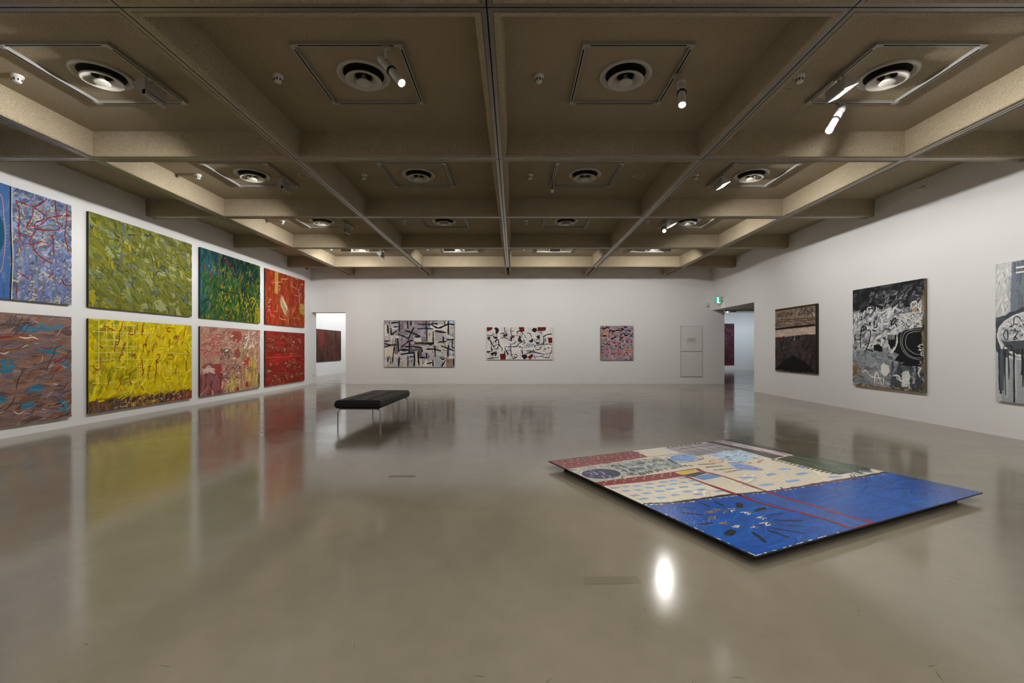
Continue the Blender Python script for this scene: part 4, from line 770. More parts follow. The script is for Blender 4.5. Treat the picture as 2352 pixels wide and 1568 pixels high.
# 8 red
t = picture('deep red canvas with one thin horizontal line and cream flecks, lower row by the corner', PW, PH, (XL, Y4, ZD), QL, g('ground_red', [(112, 30, 20), (134, 34, 24), (128, 44, 28)], scale=2.2, stretch=(1, 1, 2), seed=8))
p = Paint(PW, PH, 18, 1.05)
p.dabs(260, [(136, 34, 24), (126, 32, 22), (144, 38, 28), (122, 42, 28)], .4, .07, 2, .3, ja=.08); p.dabs(40, [(160, 36, 28), (168, 40, 32)], .4, .06, 1, .15, (0, .42, .7, .6))
for x, y in [(.17, .16), (.38, .1), (.58, .12), (.66, .22), (.86, .18), (.25, .32), (.42, .36), (.84, .3), (.62, .4), (.14, .6), (.5, .6), (.72, .6), (.55, .68), (.78, .7), (.24, .82), (.5, .86), (.62, .88), (.16, .93), (.32, .9), (.84, .84), (.1, .28), (.06, .75)]:
    for _ in range(16):
        a, b = x + p.r.gauss(0, .06), y + p.r.gauss(0, .03)
        p.stroke([(a - .025, b + p.r.uniform(-.01, .01)), (a, b), (a + .025, b + p.r.uniform(-.02, .02))], .02, p.r.choice([(96, 62, 34), (88, 58, 34), (104, 66, 40), (120, 56, 36)]), .7)
    for _ in range(7):
        a, b = x + p.r.gauss(0, .035), y + p.r.gauss(0, .022)
        p.stroke([(a, b), (a + p.r.uniform(-.03, .03), b + p.r.uniform(-.03, .03)), (a + p.r.uniform(-.04, .04), b + p.r.uniform(-.03, .03))], .015, p.r.choice([(196, 150, 120), (180, 128, 100), (206, 170, 140), (160, 100, 80)]), .6)
p.stroke([(0, .487), (.5, .483), (1, .478)], .012, (205, 84, 74), 0)
p.build(t, M_BRUSH, -.05)

# ------------------------------------------------------------------ back wall
BWY = YB
t = picture('grey canvas of black bars and patches, widest on the back wall beside the bench', 2.733, 1.80, (-5.059, BWY, 0.667), QB, g('ground_grey', [(120, 114, 116), (150, 144, 144), (178, 172, 166)], scale=2, seed=9))
p = Paint(2.733, 1.80, 21); p.DZ = 4e-6
for j in range(9):
    for i in range(13):
        x, y = (i + .5) / 13 + p.r.uniform(-.03, .03), (j + .5) / 9 + p.r.uniform(-.03, .03)
        pal = [(128, 120, 124), (140, 130, 136), (118, 112, 116), (150, 144, 146)] if y < .62 and .18 < x < .7 else [(178, 172, 162), (190, 182, 170), (160, 155, 152), (172, 170, 172), (196, 192, 184)]
        c = p.r.choice(pal); w, h = p.r.uniform(.04, .07), p.r.uniform(.06, .1)
        p.poly([(x - w, y - h), (x + w, y - h * p.r.uniform(.7, 1.1)), (x + w * p.r.uniform(.8, 1.1), y + h), (x - w, y + h)], c, .02)
p.dabs(200, [(150, 144, 146), (132, 126, 130), (182, 176, 168), (110, 106, 108)], .14, .03, 80, 1.0)
for x0, y0, x1, y1, c in [(.92, 0, 1, .06, (158, 172, 192)), (.43, .37, .53, .46, (196, 190, 178)), (.62, .2, .69, .47, (184, 176, 168)), (.72, .24, .84, .44, (160, 154, 148)), (.1, .05, .2, .14, (160, 162, 172)), (.36, .6, .54, .72, (92, 86, 90)), (.48, .66, .54, .78, (80, 76, 82)), (.15, .38, .2, .72, (110, 98, 96)), (.44, .66, .48, .98, (178, 172, 160)), (.72, .76, .82, .98, (152, 158, 160)), (.0, .58, .13, .78, (192, 182, 168)), (.88, .82, 1, 1, (134, 120, 106)), (.66, .11, .78, .19, (196, 198, 196)), (.52, .0, .56, .05, (150, 90, 84)), (.0, .1, .05, .3, (198, 190, 180))]:
    p.poly([(x0, y0), (x1, y0), (x1, y1), (x0, y1)], c, .015)
for q in B1THICK: p.stroke(q, p.r.uniform(.045, .068), p.r.choice([(26, 24, 30), (26, 24, 30), (34, 26, 32), (28, 34, 62), (24, 28, 34)]), .25, wob=.3)
for q in B1THIN: p.stroke(q, .02, p.r.choice([(84, 44, 46), (62, 40, 44), (34, 30, 36)]), .2)
p.stroke([(.0, .0), (1, .0)], .03, (60, 56, 54), 0); p.stroke([(0, 0), (0, 1)], .02, (70, 64, 60), 0); p.stroke([(1, 0), (1, 1)], .02, (60, 56, 54), 0)
p.build(t, M_BRUSH, -.05)
t = picture('white canvas with black drips and maroon squares, middle of the back wall', 2.568, 1.268, (-1.067, BWY, 0.948), QB, g('ground_white', [(186, 182, 178), (200, 196, 192), (206, 203, 200)], scale=3, seed=10), M_EDGEW)
p = Paint(2.568, 1.268, 22); p.DZ = 4e-6
p.dabs(60, [(190, 186, 184), (206, 202, 198), (180, 184, 186), (196, 180, 178)], .2, .05, 30, 1.4)
p.dabs(36, [(202, 176, 172), (190, 180, 190), (170, 180, 192)], .12, .03, 40, 1.4, (.08, .1, .95, .9))
p.blob(.63, .57, .12, .07, (150, 156, 158)); p.dabs(14, [(140, 148, 152), (166, 170, 172)], .12, .03, 20, 1.0, (.58, .5, .7, .64))
for q in B2BLK: p.poly(q, p.r.choice([(34, 30, 34), (48, 34, 40), (40, 36, 42)]), .012)
for q in B2LIN: p.stroke(q, p.r.uniform(.026, .04), p.r.choice([(30, 27, 31), (30, 27, 31), (36, 40, 66), (42, 32, 36)]), .3, wob=.4)
for x0, y0, x1, y1 in [(.1, .22, .17, .37), (.24, .18, .32, .3), (.44, .14, .56, .36), (.5, .24, .58, .46), (.72, .12, .86, .36), (.72, .34, .82, .46), (.42, .56, .58, .72), (.86, .6, .99, .76), (.9, .78, .98, .94), (.02, .72, .16, .92), (.6, .7, .72, .82), (.06, .4, .14, .6), (.34, .26, .42, .44)]:
    p.dabs(9, [(58, 40, 46), (92, 44, 50), (40, 44, 70), (34, 32, 36), (110, 60, 60)], .07, .024, 45, 1.5, (x0, y0, x1, y1), bend=.6)
for q in B2RED: p.poly(q, (98, 30, 26), .008)
p.stroke([(.29, .19), (.31, .24)], .05, (44, 52, 98)); p.stroke([(.17, .52), (.2, .6)], .06, (30, 60, 74)); p.stroke([(.7, .73), (.75, .8)], .06, (36, 64, 110)); p.stroke([(.8, .15), (.84, .2)], .04, (52, 84, 120)); p.stroke([(.36, .63), (.37, .76)], .03, (40, 44, 96))
p.build(t, M_BRUSH, -.05)
t = picture('small square pink and blue patchwork canvas, rightmost on the back wall', 1.27, 1.328, (3.362, BWY, 0.929), QB, g('ground_rose', [(128, 100, 104), (160, 124, 122)], scale=4, seed=11))
p = Paint(1.27, 1.328, 23); p.DZ = 4e-6
pk = [(172, 126, 122), (184, 138, 130), (164, 116, 116), (150, 138, 152), (130, 132, 152), (164, 150, 160), (176, 120, 112), (140, 142, 160)]
for j in range(14):
    for i in range(10):
        x, y = (i + (.5 if j % 2 else 0)) / 10, j / 14; w, h = p.r.uniform(.06, .13), p.r.uniform(.05, .075)
        c = p.r.choice(pk)
        if p.r.random() < .06: c = (184, 150, 66)
        p.poly([(x, y), (x + w, y + p.r.uniform(-.01, .01)), (x + w, y + h), (x, y + h)], c, .01, .1)
p.dabs(75, [(34, 34, 52), (28, 28, 36), (50, 56, 96), (40, 46, 84)], .12, .026, 0, .3); p.dabs(60, [(34, 34, 56), (30, 30, 38), (56, 62, 104)], .1, .024, 90, .3)
p.dabs(50, [(188, 178, 182), (200, 150, 136), (120, 124, 150), (150, 104, 110)], .08, .022, 0, .8); p.dabs(22, [(28, 28, 34), (34, 40, 76)], .1, .04, 10, .6, (.1, 0, .95, .6))
p.stroke([(.02, .06), (.12, .07), (.22, .03)], .06, (30, 34, 50)); p.stroke([(.26, .1), (.38, .15), (.5, .13), (.62, .15)], .045, (24, 24, 28)); p.stroke([(.72, .26), (.84, .28)], .07, (26, 34, 52)); p.stroke([(.78, .44), (.84, .48)], .06, (32, 36, 80))
p.stroke([(0, 0), (1, 0)], .02, (60, 46, 48), 0); p.stroke([(0, 0), (0, 1)], .02, (56, 48, 58), 0)
p.build(t, M_BRUSH, -.05)

# ------------------------------------------------------------------ right wall
t = picture('dark brown canvas with pale band and fenced hillside, nearest the right doorway', 1.85, 1.80, (XR, 13.39, 0.732), QR, g('ground_umber', [(30, 26, 25), (46, 40, 38), (60, 50, 46)], scale=1.6, seed=12))
p = Paint(1.85, 1.80, 31)
p.dabs(90, [(46, 38, 38), (38, 32, 32), (60, 52, 52), (52, 40, 40), (32, 28, 28)], .26, .05, 75, .7, (0, .42, 1, 1))
p.dabs(34, [(92, 84, 84), (80, 70, 72), (110, 100, 98)], .12, .012, 60, 1.2, (.15, .44, .95, .9), bend=.6)
p.poly(R1TOP[0], (132, 116, 96), .015)
p.dabs(130, [(140, 124, 104), (124, 108, 92), (148, 134, 112), (112, 96, 86), (130, 112, 92)], .24, .05, 8, .5, (0, .05, 1, .28))
p.dabs(90, [(78, 66, 56), (66, 56, 50), (92, 80, 66)], .06, .025, 30, 1.2, (.03, .07, .45, .13)); p.dabs(80, [(76, 68, 66), (90, 80, 76), (64, 58, 58)], .08, .025, 30, 1.2, (.6, .04, 1, .14)); p.dabs(40, [(96, 80, 76), (110, 96, 90)], .3, .03, 2, .15, (0, .2, 1, .29))
for q in R1POST: p.stroke(q, .018, (60, 50, 44), .2, wob=.4)
p.poly([(0, 0), (1, 0), (1, .03), (0, .034)], (66, 54, 24), .006)
p.poly(R1BAND[0], (178, 158, 144), .012); p.dabs(40, [(186, 168, 152), (170, 146, 134), (190, 172, 158)], .3, .04, 3, .2, (.03, .35, .95, .42))
p.stroke(R1LINE[0], .05, (34, 28, 26), .1); p.stroke([(.98, 0), (.985, .5), (.98, 1)], .05, (40, 34, 26), 0)
p.poly(R1TRI[0], (22, 20, 21), .01); p.stroke([(.5, .42), (.5, .48), (.48, .5), (.52, .51)], .03, (150, 140, 134)); p.dabs(8, [(190, 184, 176)], .03, .014, 0, .5, (.1, .975, .35, .99)); p.dabs(12, [(96, 44, 44), (84, 40, 42)], .1, .03, 10, .4, (0, .45, .3, .5))
p.dabs(6, [(190, 184, 180)], .03, .02, 60, 1, (.9, .12, .95, .16))
p.build(t, M_BRUSH, -.05)
t = picture('black and white canvas of smeared figures on raw linen, middle of the right wall', 1.80, 2.145, (XR, 10.31, 0.56), QR, g('ground_slate', [(84, 88, 94), (128, 130, 134), (166, 166, 166)], scale=2.4, seed=13), M_LINEN, 0.06)
p = Paint(1.80, 2.145, 32)
p.poly([(0, 0), (1, 0), (1, .16), (.7, .22), (.45, .22), (.2, .24), (0, .22)], (30, 30, 33), .03)
p.dabs(150, [(34, 34, 37), (46, 46, 50), (28, 28, 31), (58, 58, 62)], .24, .07, 20, .9, (0, 0, 1, .22)); p.dabs(90, [(96, 96, 100), (120, 120, 122), (74, 74, 78)], .12, .03, 30, .9, (.28, .05, 1, .28))
p.dabs(420, [(186, 186, 184), (160, 162, 164), (196, 196, 192), (130, 132, 136), (100, 102, 106)], .16, .04, 35, 1.0, (0, .24, 1, .66)); p.dabs(120, [(200, 200, 196), (192, 192, 190), (150, 152, 156)], .2, .03, 60, .7, (0, .24, .75, .62))
p.dabs(110, [(62, 62, 66), (80, 82, 86), (50, 50, 54)], .1, .028, 35, 1.2, (.02, .22, .95, .6))
p.dabs(260, [(112, 116, 122), (132, 136, 140), (96, 100, 106), (150, 152, 154)], .2, .05, 4, .5, (0, .62, 1, 1)); p.dabs(60, [(60, 64, 70), (72, 76, 82)], .24, .06, 84, .3, (.6, .74, 1, 1))
for q in R2GREY: p.poly(q, (130, 134, 138), .02)
p.dabs(60, [(140, 144, 148), (120, 124, 130), (108, 112, 118)], .16, .05, 10, .7, (0, .64, .52, .8))
for q in R2BLACK: p.poly(q, (27, 27, 30), .012)
p.poly([(.7, .3), (.98, .28), (.98, .38), (.76, .41), (.66, .42)], (180, 180, 178), .02); p.dabs(130, [(46, 46, 50), (60, 60, 64)], .02, .018, 40, 1.5, (.66, .29, .98, .41)); p.dabs(40, [(205, 205, 202)], .04, .016, 30, 1.5, (.66, .29, .98, .42))
p.blob(.89, .255, .07, .05, (150, 128, 96)); p.dabs(14, [(138, 112, 78), (120, 96, 66)], .14, .05, 70, .8, (.01, .8, .12, .88))
for q in R2ARC: p.stroke(q, .012, (150, 150, 150), .4)
for q in R2WHT: p.poly(q, (200, 198, 190), .015)
p.dabs(18, [(206, 204, 198), (186, 184, 178)], .08, .02, 50, 1.2, (.73, .82, .83, .96))
for q in R2LIN: p.stroke(q, .03, (200, 198, 192), .4, wob=.4)
for q in R2DARK: p.stroke(q, .026, (30, 30, 33), .2)
for k in range(7): p.stroke([(.55 + .014 * k, .47), (.555 + .012 * k, .53)], .008, (190, 190, 188))
p.dabs(26, [(30, 30, 33)], .05, .035, 0, 1.5, (.1, .995, 1, 1)); p.dabs(20, [(200, 198, 194)], .08, .016, 0, .5, (.94, .5, 1, .8))
p.dabs(40, [(142, 118, 84), (120, 100, 70), (90, 76, 56)], .12, .03, 0, .3, (.05, .985, 1, 1)); p.dabs(40, [(132, 110, 80), (40, 38, 36), (110, 92, 66)], .14, .03, 88, .2, (.975, 0, 1, 1))
p.build(t, M_BRUSH, -.06)
t = picture('tall grey canvas with white circle and black drips, cut off by the right edge', 1.80, 2.17, (XR, 7.26, 0.56), QR, g('ground_bluegrey', [(104, 112, 122), (118, 126, 134), (132, 138, 144)], scale=1.6, seed=14), M_EDGEW)
p = Paint(1.80, 2.17, 33)
p.poly(R3[0], (190, 190, 186), .01); p.dabs(40, [(196, 196, 192), (184, 185, 184), (176, 178, 180)], .24, .05, 80, .6, (.01, .03, .11, .36))
p.poly([(.132, 0), (1, 0), (1, .4), (.123, .362), (.118, .267), (.127, .149)], (112, 120, 130), .008); p.dabs(60, [(108, 116, 126), (118, 126, 136), (104, 110, 120)], .4, .08, 86, .2, (.16, .02, 1, .32))
p.poly([(0, .42), (.074, .38), (.123, .36), (.226, .33), (.6, .33), (.7, .6), (.5, .7), (0, .68)], (70, 74, 80), .02); p.dabs(26, [(80, 84, 92), (60, 64, 70)], .2, .06, 30, .7, (.01, .38, .5, .68))
p.poly([(0, .66), (1, .66), (1, 1), (0, 1)], (150, 154, 158), .02); p.poly([(0, .63), (.03, .66), (.05, .995), (0, 1)], (172, 174, 172), .01)
cx, cy = .285, .52
ring = [(cx + .265 * math.cos(a), cy + .155 * math.sin(a)) for a in [k * math.pi / 16 for k in range(32)]]
p.poly(ring, (178, 180, 180)); p.dabs(80, [(190, 191, 190), (160, 163, 166), (200, 200, 198), (140, 144, 150)], .12, .035, 50, 1.4, (.06, .41, .5, .57))
p.poly([(.05, .568), (.2, .56), (.5, .56), (.52, .58), (.46, .635), (.36, .668), (.22, .668), (.12, .64)], (74, 78, 84), .01)
p.stroke(ring + ring[:2], .03, (205, 205, 202), 0, wob=.4)
for q in R3[6:8]: p.stroke(q, .03, (205, 205, 202), .2)
for q in R3[4:6]: p.stroke([q[0], (q[1][0] + .3, q[1][1])], .035, (205, 205, 202), .3)
for q in R3[8:]: p.stroke(q, .014, (34, 34, 38), .2)
p.dabs(40, [(34, 34, 38), (44, 44, 48)], .05, .012, 60, 1.4, (.1, .42, .45, .55))
for k in range(34):
    x = .02 + p.r.random() * .95; e = p.r.uniform(.8, 1.0)
    p.stroke([(x, .62), (x + .004, .75), (x + p.r.uniform(-.01, .01), e)], p.r.uniform(.02, .06), p.r.choice([(48, 50, 55), (60, 63, 68), (84, 90, 98), (54, 56, 60)]), .3)
for k in range(14):
    x = .06 + p.r.random() * .9; p.stroke([(x, .68), (x + .004, .97)], .03, (168, 171, 172), .3)
p.build(t, M_BRUSH, -.05)

# ------------------------------------------------------------------ paintings in the adjoining rooms
t = picture('dark brown red canvas with vertical streaks seen through the left doorway', 4.2, 1.62, (-9.69, 21.15, 0.72), QL, g('ground_oxblood', [(44, 32, 24), (66, 40, 34), (80, 44, 40)], scale=2.2, stretch=(3, 1, .5), seed=15))
p = Paint(4.2, 1.62, 41, 0.7)
p.dabs(220, [(88, 52, 44), (76, 50, 38), (98, 58, 50), (64, 48, 32), (104, 64, 56)], .6, .1, 88, .15); p.dabs(30, [(140, 54, 46), (150, 62, 54)], .4, .06, 88, .15, (.3, .0, .46, .5)); p.dabs(30, [(124, 52, 46), (120, 64, 58)], .3, .05, 88, .2, (.5, .3, .9, 1))
p.build(t, M_BRUSH, -.05)
t = picture('tall dark maroon woven looking canvas seen through the right doorway', 1.5, 2.63, (12.50, 29.0, 0.32), QB, g('ground_maroon', [(44, 24, 32), (66, 30, 38), (84, 34, 40)], scale=5, seed=16))
p = Paint(1.5, 2.63, 42)
p.dabs(200, [(70, 30, 38), (58, 30, 40), (92, 36, 40), (48, 28, 38)], .2, .05, 0, .2); p.dabs(200, [(80, 34, 42), (60, 34, 46), (110, 60, 62), (46, 26, 34)], .2, .03, 90, .2); p.dabs(60, [(110, 84, 84), (104, 40, 40)], .1, .02, 0, 1.5, (.1, .05, .95, .6))
p.dabs(20, [(110, 26, 30)], .5, .03, 0, .1, (0, .96, 1, 1))
p.build(t, M_BRUSH, -.05)

# ------------------------------------------------------------------ the painted panel lying above the floor
BZ = 0.08
ba = R(24.85)
bt = thing('floor_painting', 'large painted panel of blue and cream fields lying just above the floor', 'painting', (1.530, 2.886, 0), ba)
BWd, BHd = 3.035, 2.685
sp = 2.03
pl = MB().bbox(0, sp - 0.0015, 0, BHd, BZ - 0.012, BZ, 0.0015); pl.build('panel', plain('black_board_edge', (0.014, 0.013, 0.012), 0.5), bt)
MB().bbox(sp + 0.0015, BWd, 0, BHd, BZ - 0.012, BZ, 0.0015).build('panel', bpy.data.materials['black_board_edge'], bt)
for (x0, x1, y0, y1) in [(.13, BWd - .13, .13, .19), (.13, BWd - .13, BHd - .19, BHd - .13), (.13, .19, .19, BHd - .19), (BWd - .19, BWd - .13, .19, BHd - .19)]:  # supports closed into a black ring, shaped to keep the gap dark
    MB().box(x0, x1, y0, y1, 0, BZ - 0.012).build('shading_support_batten', M_BLACK, bt)
p = Paint(BWd, BHd, 51, 1.18, flat=True); p.DZ = 5e-7
bd = BOARD
W_ = (206, 198, 178)
p.poly([(0, 0), (BWd, 0), (BWd, BHd), (0, BHd)], W_)
p.dabs(40, [(208, 200, 182), (200, 192, 172), (212, 204, 188)], .4, .12, 0, 1.5)
p.poly([(0, 0), (BWd, 0), (BWd, .73)] + bd['bound'][::-1] + [(0, 1.06)], (2, 70, 150))
p.dabs(120, [(2, 70, 150), (4, 74, 154), (1, 66, 144), (8, 78, 156)], .5, .09, 10, .5, (.02, .74, .98, .99), ja=.05)
p.poly([(1.0, .86), (1.26, .83), (1.27, .02), (1.05, .02)], (28, 80, 156))
p.dabs(30, [(30, 82, 158), (26, 76, 150)], .3, .05, 80, .2, (.345, .72, .41, .98), ja=.04)
p.stroke(bd['seam'], .008, (16, 44, 96), 0)
p.stroke(bd['bound'], .034, (46, 36, 34), .1, wob=.5, sub=8)
p.stroke(bd['bound'][5:9], .02, (130, 46, 52), .3, wob=.5)
for k in range(70):
    u = p.r.random() * .98; i = int(u * 9); a, b = bd['bound'][i], bd['bound'][i + 1]; f = u * 9 - i
    p.blob(a[0] + (b[0] - a[0]) * f, a[1] + (b[1] - a[1]) * f - .03 + p.r.uniform(-.012, .008), p.r.uniform(.008, .022), p.r.uniform(.004, .009), p.r.choice([(210, 204, 190), (206, 200, 186), (120, 88, 70)]), 7, .5)
for a, b, w in bd['rays']: p.stroke([a, ((a[0] + b[0]) / 2 + p.r.uniform(-.008, .008), (a[1] + b[1]) / 2), b], w * .72, (22, 26, 34), .3)
for q, pal in ((bd['gold'], [(150, 112, 60), (120, 88, 50)]), (bd['silver'], [(198, 196, 188), (96, 92, 80), (60, 62, 62), (200, 200, 196)])):
    for x, y in q:
        for _ in range(5):
            a, b = x + p.r.gauss(0, .018), y + p.r.gauss(0, .016); c = p.r.choice(pal)
            p.stroke([(a - .03, b + p.r.uniform(-.02, .02)), (a, b + p.r.uniform(-.015, .015)), (a + .03, b + p.r.uniform(-.02, .02))], .013, c, .5)
for _ in range(70): p.blob(p.r.uniform(.02, .3), p.r.uniform(.5, 1.0), .004, .003, (170, 190, 215), 6, .3)
for _ in range(60):                                            # chipped edges
    u = p.r.random()
    if u < .5: p.blob(p.r.uniform(0, .9), .005, .016, .005, p.r.choice([(206, 200, 186), (190, 180, 150), (60, 50, 44)]), 7, .5)
    else: p.blob(.006, p.r.uniform(0, 1.1), .005, .018, p.r.choice([(206, 200, 186), (150, 120, 60), (60, 50, 44)]), 7, .5)
RD = (128, 44, 46)
p.poly([(0, 2.685), (1.228, 2.685), (1.214, 2.35), (0, 2.29)], RD); p.dabs(30, [(124, 42, 44), (132, 48, 50), (116, 40, 42)], .3, .07, 0, .3, (.01, .01, .38, .12), ja=.05)
p.poly([(.33, 2.685), (.52, 2.685), (.54, 2.62), (.36, 2.64)], (66, 46, 40), .02)
for j in range(3):
    for i in range(12):
        x = .06 + i * .098 + (.045 if j % 2 else 0); p.blob(x + p.r.uniform(-.015, .015), 2.62 - j * .105 + p.r.uniform(-.02, .02), .012, .008, (212, 196, 190), 8, .3)
p.stroke([(0, 2.30), (.6, 2.33), (1.2, 2.36)], .03, (112, 40, 42), 0); p.stroke([(0, 2.33), (.6, 2.36), (1.2, 2.385), (1.7, 2.325)], .008, (190, 120, 110), 0)
p.poly(bd['cream'], (208, 200, 182)); p.stroke([bd['cream'][3], bd['cream'][2]], .012, (110, 46, 48), 0)
p.poly([(0, 2.275), (.986, 2.30), (1.28, 2.26), (1.30, 1.97), (1.1, 1.86), (.5, 1.78), (0, 1.755)], (168, 168, 158), .02)
p.dabs(150, [(186, 186, 176), (150, 152, 146), (196, 196, 186), (130, 134, 130), (112, 122, 120)], .16, .016, 20, 1.2, (.0, .16, .3, .34), bend=.6)
p.dabs(90, [(120, 132, 130), (130, 142, 150), (100, 116, 114), (150, 160, 168)], .12, .03, 80, .6, (.18, .16, .42, .3))
p.poly([((x - .238) * 1.07 + .238, (y - 1.978) * 1.09 + 1.978) for x, y in bd['navy']], (190, 190, 176)); p.poly(bd['navy'], (50, 50, 84))
for q in NAVYT: p.stroke(q, .018, (146, 140, 172), .2, norm=True)
for q in GREENT: p.stroke(q, .026, p.r.choice([(42, 66, 62), (34, 58, 54), (52, 72, 70)]), .35)
p.dabs(50, [(196, 200, 196), (180, 188, 196)], .1, .008, 60, 1.4, (.18, .16, .45, .3), bend=.7)
p.poly(bd['oval'], (112, 148, 200), .02); p.dabs(50, [(124, 160, 210), (104, 138, 192), (140, 170, 214)], .1, .02, 40, 1.5, (.455, .16, .565, .255), bend=.5)
p.stroke([(1.27, 1.99), (1.45, 1.955), (1.72, 2.0), (1.78, 2.1)], .012, (60, 56, 52), 0)
p.poly(bd['hatch'], (150, 152, 158), .015)
for k in range(46):
    y = 2.14 + k * .0112; p.stroke([(1.74 + p.r.uniform(0, .1), y), (2.15, y + p.r.uniform(-.01, .01)), (2.58 - p.r.uniform(0, .12), y)], .006, p.r.choice([(74, 66, 70), (96, 76, 80), (124, 64, 66), (190, 192, 200), (90, 92, 104)]), .2)
for k in range(70):
    x = 1.74 + k * .0122; p.stroke([(x, 2.14 + p.r.uniform(0, .08)), (x + p.r.uniform(-.01, .01), 2.62)], .005, p.r.choice([(70, 64, 70), (124, 110, 118), (190, 194, 204), (110, 62, 66)]), .2)
for x, y in bd['checks']: p.poly([(x, 2.685), (x + .045, 2.685), (x + .04, 2.625), (x - .005, 2.625)], (40, 38, 36))
p.poly([(0, 1.75), (.96, 1.715), (.955, 1.54), (.49, 1.555), (0, 1.62)], (124, 36, 40))
for i in range(16):
    p.blob(.05 + i * .058, 1.69 - i * .0005 + (.028 if i % 2 else -.028) - (.02 if i > 6 else 0), .010, .011, (212, 202, 194), 8, .3)
p.poly(bd['yellow'], (212, 178, 50)); p.poly(bd['dark'], (74, 70, 64)); p.poly(bd['stripe'], (110, 146, 196))
for k in range(6):
    f = .1 + k * .16; a = bd['stripe'][0]; b = bd['stripe'][1]; c = bd['stripe'][2]; d = bd['stripe'][3]
    p.stroke([(a[0] + (b[0] - a[0]) * f, a[1] + (b[1] - a[1]) * f), (d[0] + (c[0] - d[0]) * f, d[1] + (c[1] - d[1]) * f)], .008, (36, 50, 70), 0)
p.stroke(bd['redtop'], .02, (120, 32, 40), 0); p.stroke([(.96, 1.70), (.965, 1.48)], .018, (120, 32, 40), 0)
for x, y in bd['dash']:
    L = p.r.uniform(.04, .055); p.poly([(x - L, y + .028), (x + L * .8, y + .016), (x + L, y - .024), (x - L * .8, y - .016)], (128, 160, 200), .006)
for a, b in bd['dash2']: p.stroke([a, ((a[0] + b[0]) / 2, (a[1] + b[1]) / 2 + .008), b], .055, (134, 162, 204), .5, wob=.2)
for k, (a, b) in enumerate(bd['text']):
    n = 11
    for i in range(n):
        x = a[0] + (b[0] - a[0]) * i / n; y = a[1] + (b[1] - a[1]) * i / n; c = (62, 74, 56) if k < 3 else (112, 66, 46)
        p.stroke([(x, y + .022), (x + .006, y - .022)], .007, c, .2); p.stroke([(x + .006, y - .02), (x + .017, y + p.r.choice([-.015, .02, 0])), ], .006, c, .2)
p.poly(bd['wash'], (168, 190, 212), .02); p.dabs(60, [(160, 184, 212), (180, 198, 216), (150, 174, 206)], .16, .04, 30, 1.0, (.64, .2, .84, .36))
p.poly(bd['wedge'], (124, 152, 204), .01); p.dabs(60, [(206, 204, 204), (120, 84, 100), (96, 120, 184)], .05, .007, 30, 1.5, (.59, .36, .65, .48))
for k in range(14): p.blob(1.70 + k * .018 + p.r.uniform(-.01, .01), 1.53 - k * .012 + p.r.uniform(-.01, .01), .01, .008, (126, 74, 66), 7, .4)
p.poly(bd['circle'], (224, 186, 150)); p.stroke(bd['circle'] + bd['circle'][:1], .01, (170, 84, 70), 0)
for x, y in bd['brown']:
    for _ in range(3): p.stroke([(x - .04, y + p.r.uniform(-.02, .02)), (x, y + p.r.uniform(-.012, .012)), (x + .04, y + p.r.uniform(-.02, .02))], .013, p.r.choice([(150, 106, 66), (120, 84, 56), (170, 130, 80)]), .5)
GN = (54, 66, 50)
p.poly([(2.86, 2.685), (3.035, 2.685), (3.035, .905), (2.46, .90), (2.49, 1.62), (2.89, 1.68)], GN, .006); p.poly(bd['pinks'], (196, 178, 186), .008); p.poly(bd['green2'], (52, 62, 52), .012)
p.dabs(70, [(60, 74, 56), (50, 62, 46), (76, 92, 74), (66, 80, 62)], .24, .04, 88, .3, (.83, .42, .99, .66), ja=.08); p.dabs(24, [(110, 124, 110), (96, 110, 96)], .1, .008, 80, .4, (.83, .5, .99, .65))
p.dabs(30, [(180, 160, 172), (206, 192, 198), (150, 110, 124)], .2, .03, 88, .1, (.895, .02, .94, .36))
for k in range(14): p.poly([(2.46 + p.r.uniform(-.01, .01), .94 + k * .05), (2.40, .945 + k * .05), (2.405, .965 + k * .05), (2.46, .968 + k * .05)], GN)
p.dabs(14, [(96, 60, 70), (120, 84, 90)], .08, .012, 10, .6, (.8, .36, .9, .42))
for q in (bd['red1'], bd['red2']): p.stroke(q, .042, (126, 30, 44), .1, wob=.3)
p.stroke([(a - .008, b) for a, b in bd['red1'][3:]], .014, (70, 14, 26), .2); p.stroke([(1.04, .006), (1.32, .006)], .016, (130, 36, 48), 0)
p.stroke([(a + .006, b) for a, b in bd['red2'][1:4]], .012, (196, 150, 146), .4)
bo = p.build(bt, M_BRUSHG, BZ)

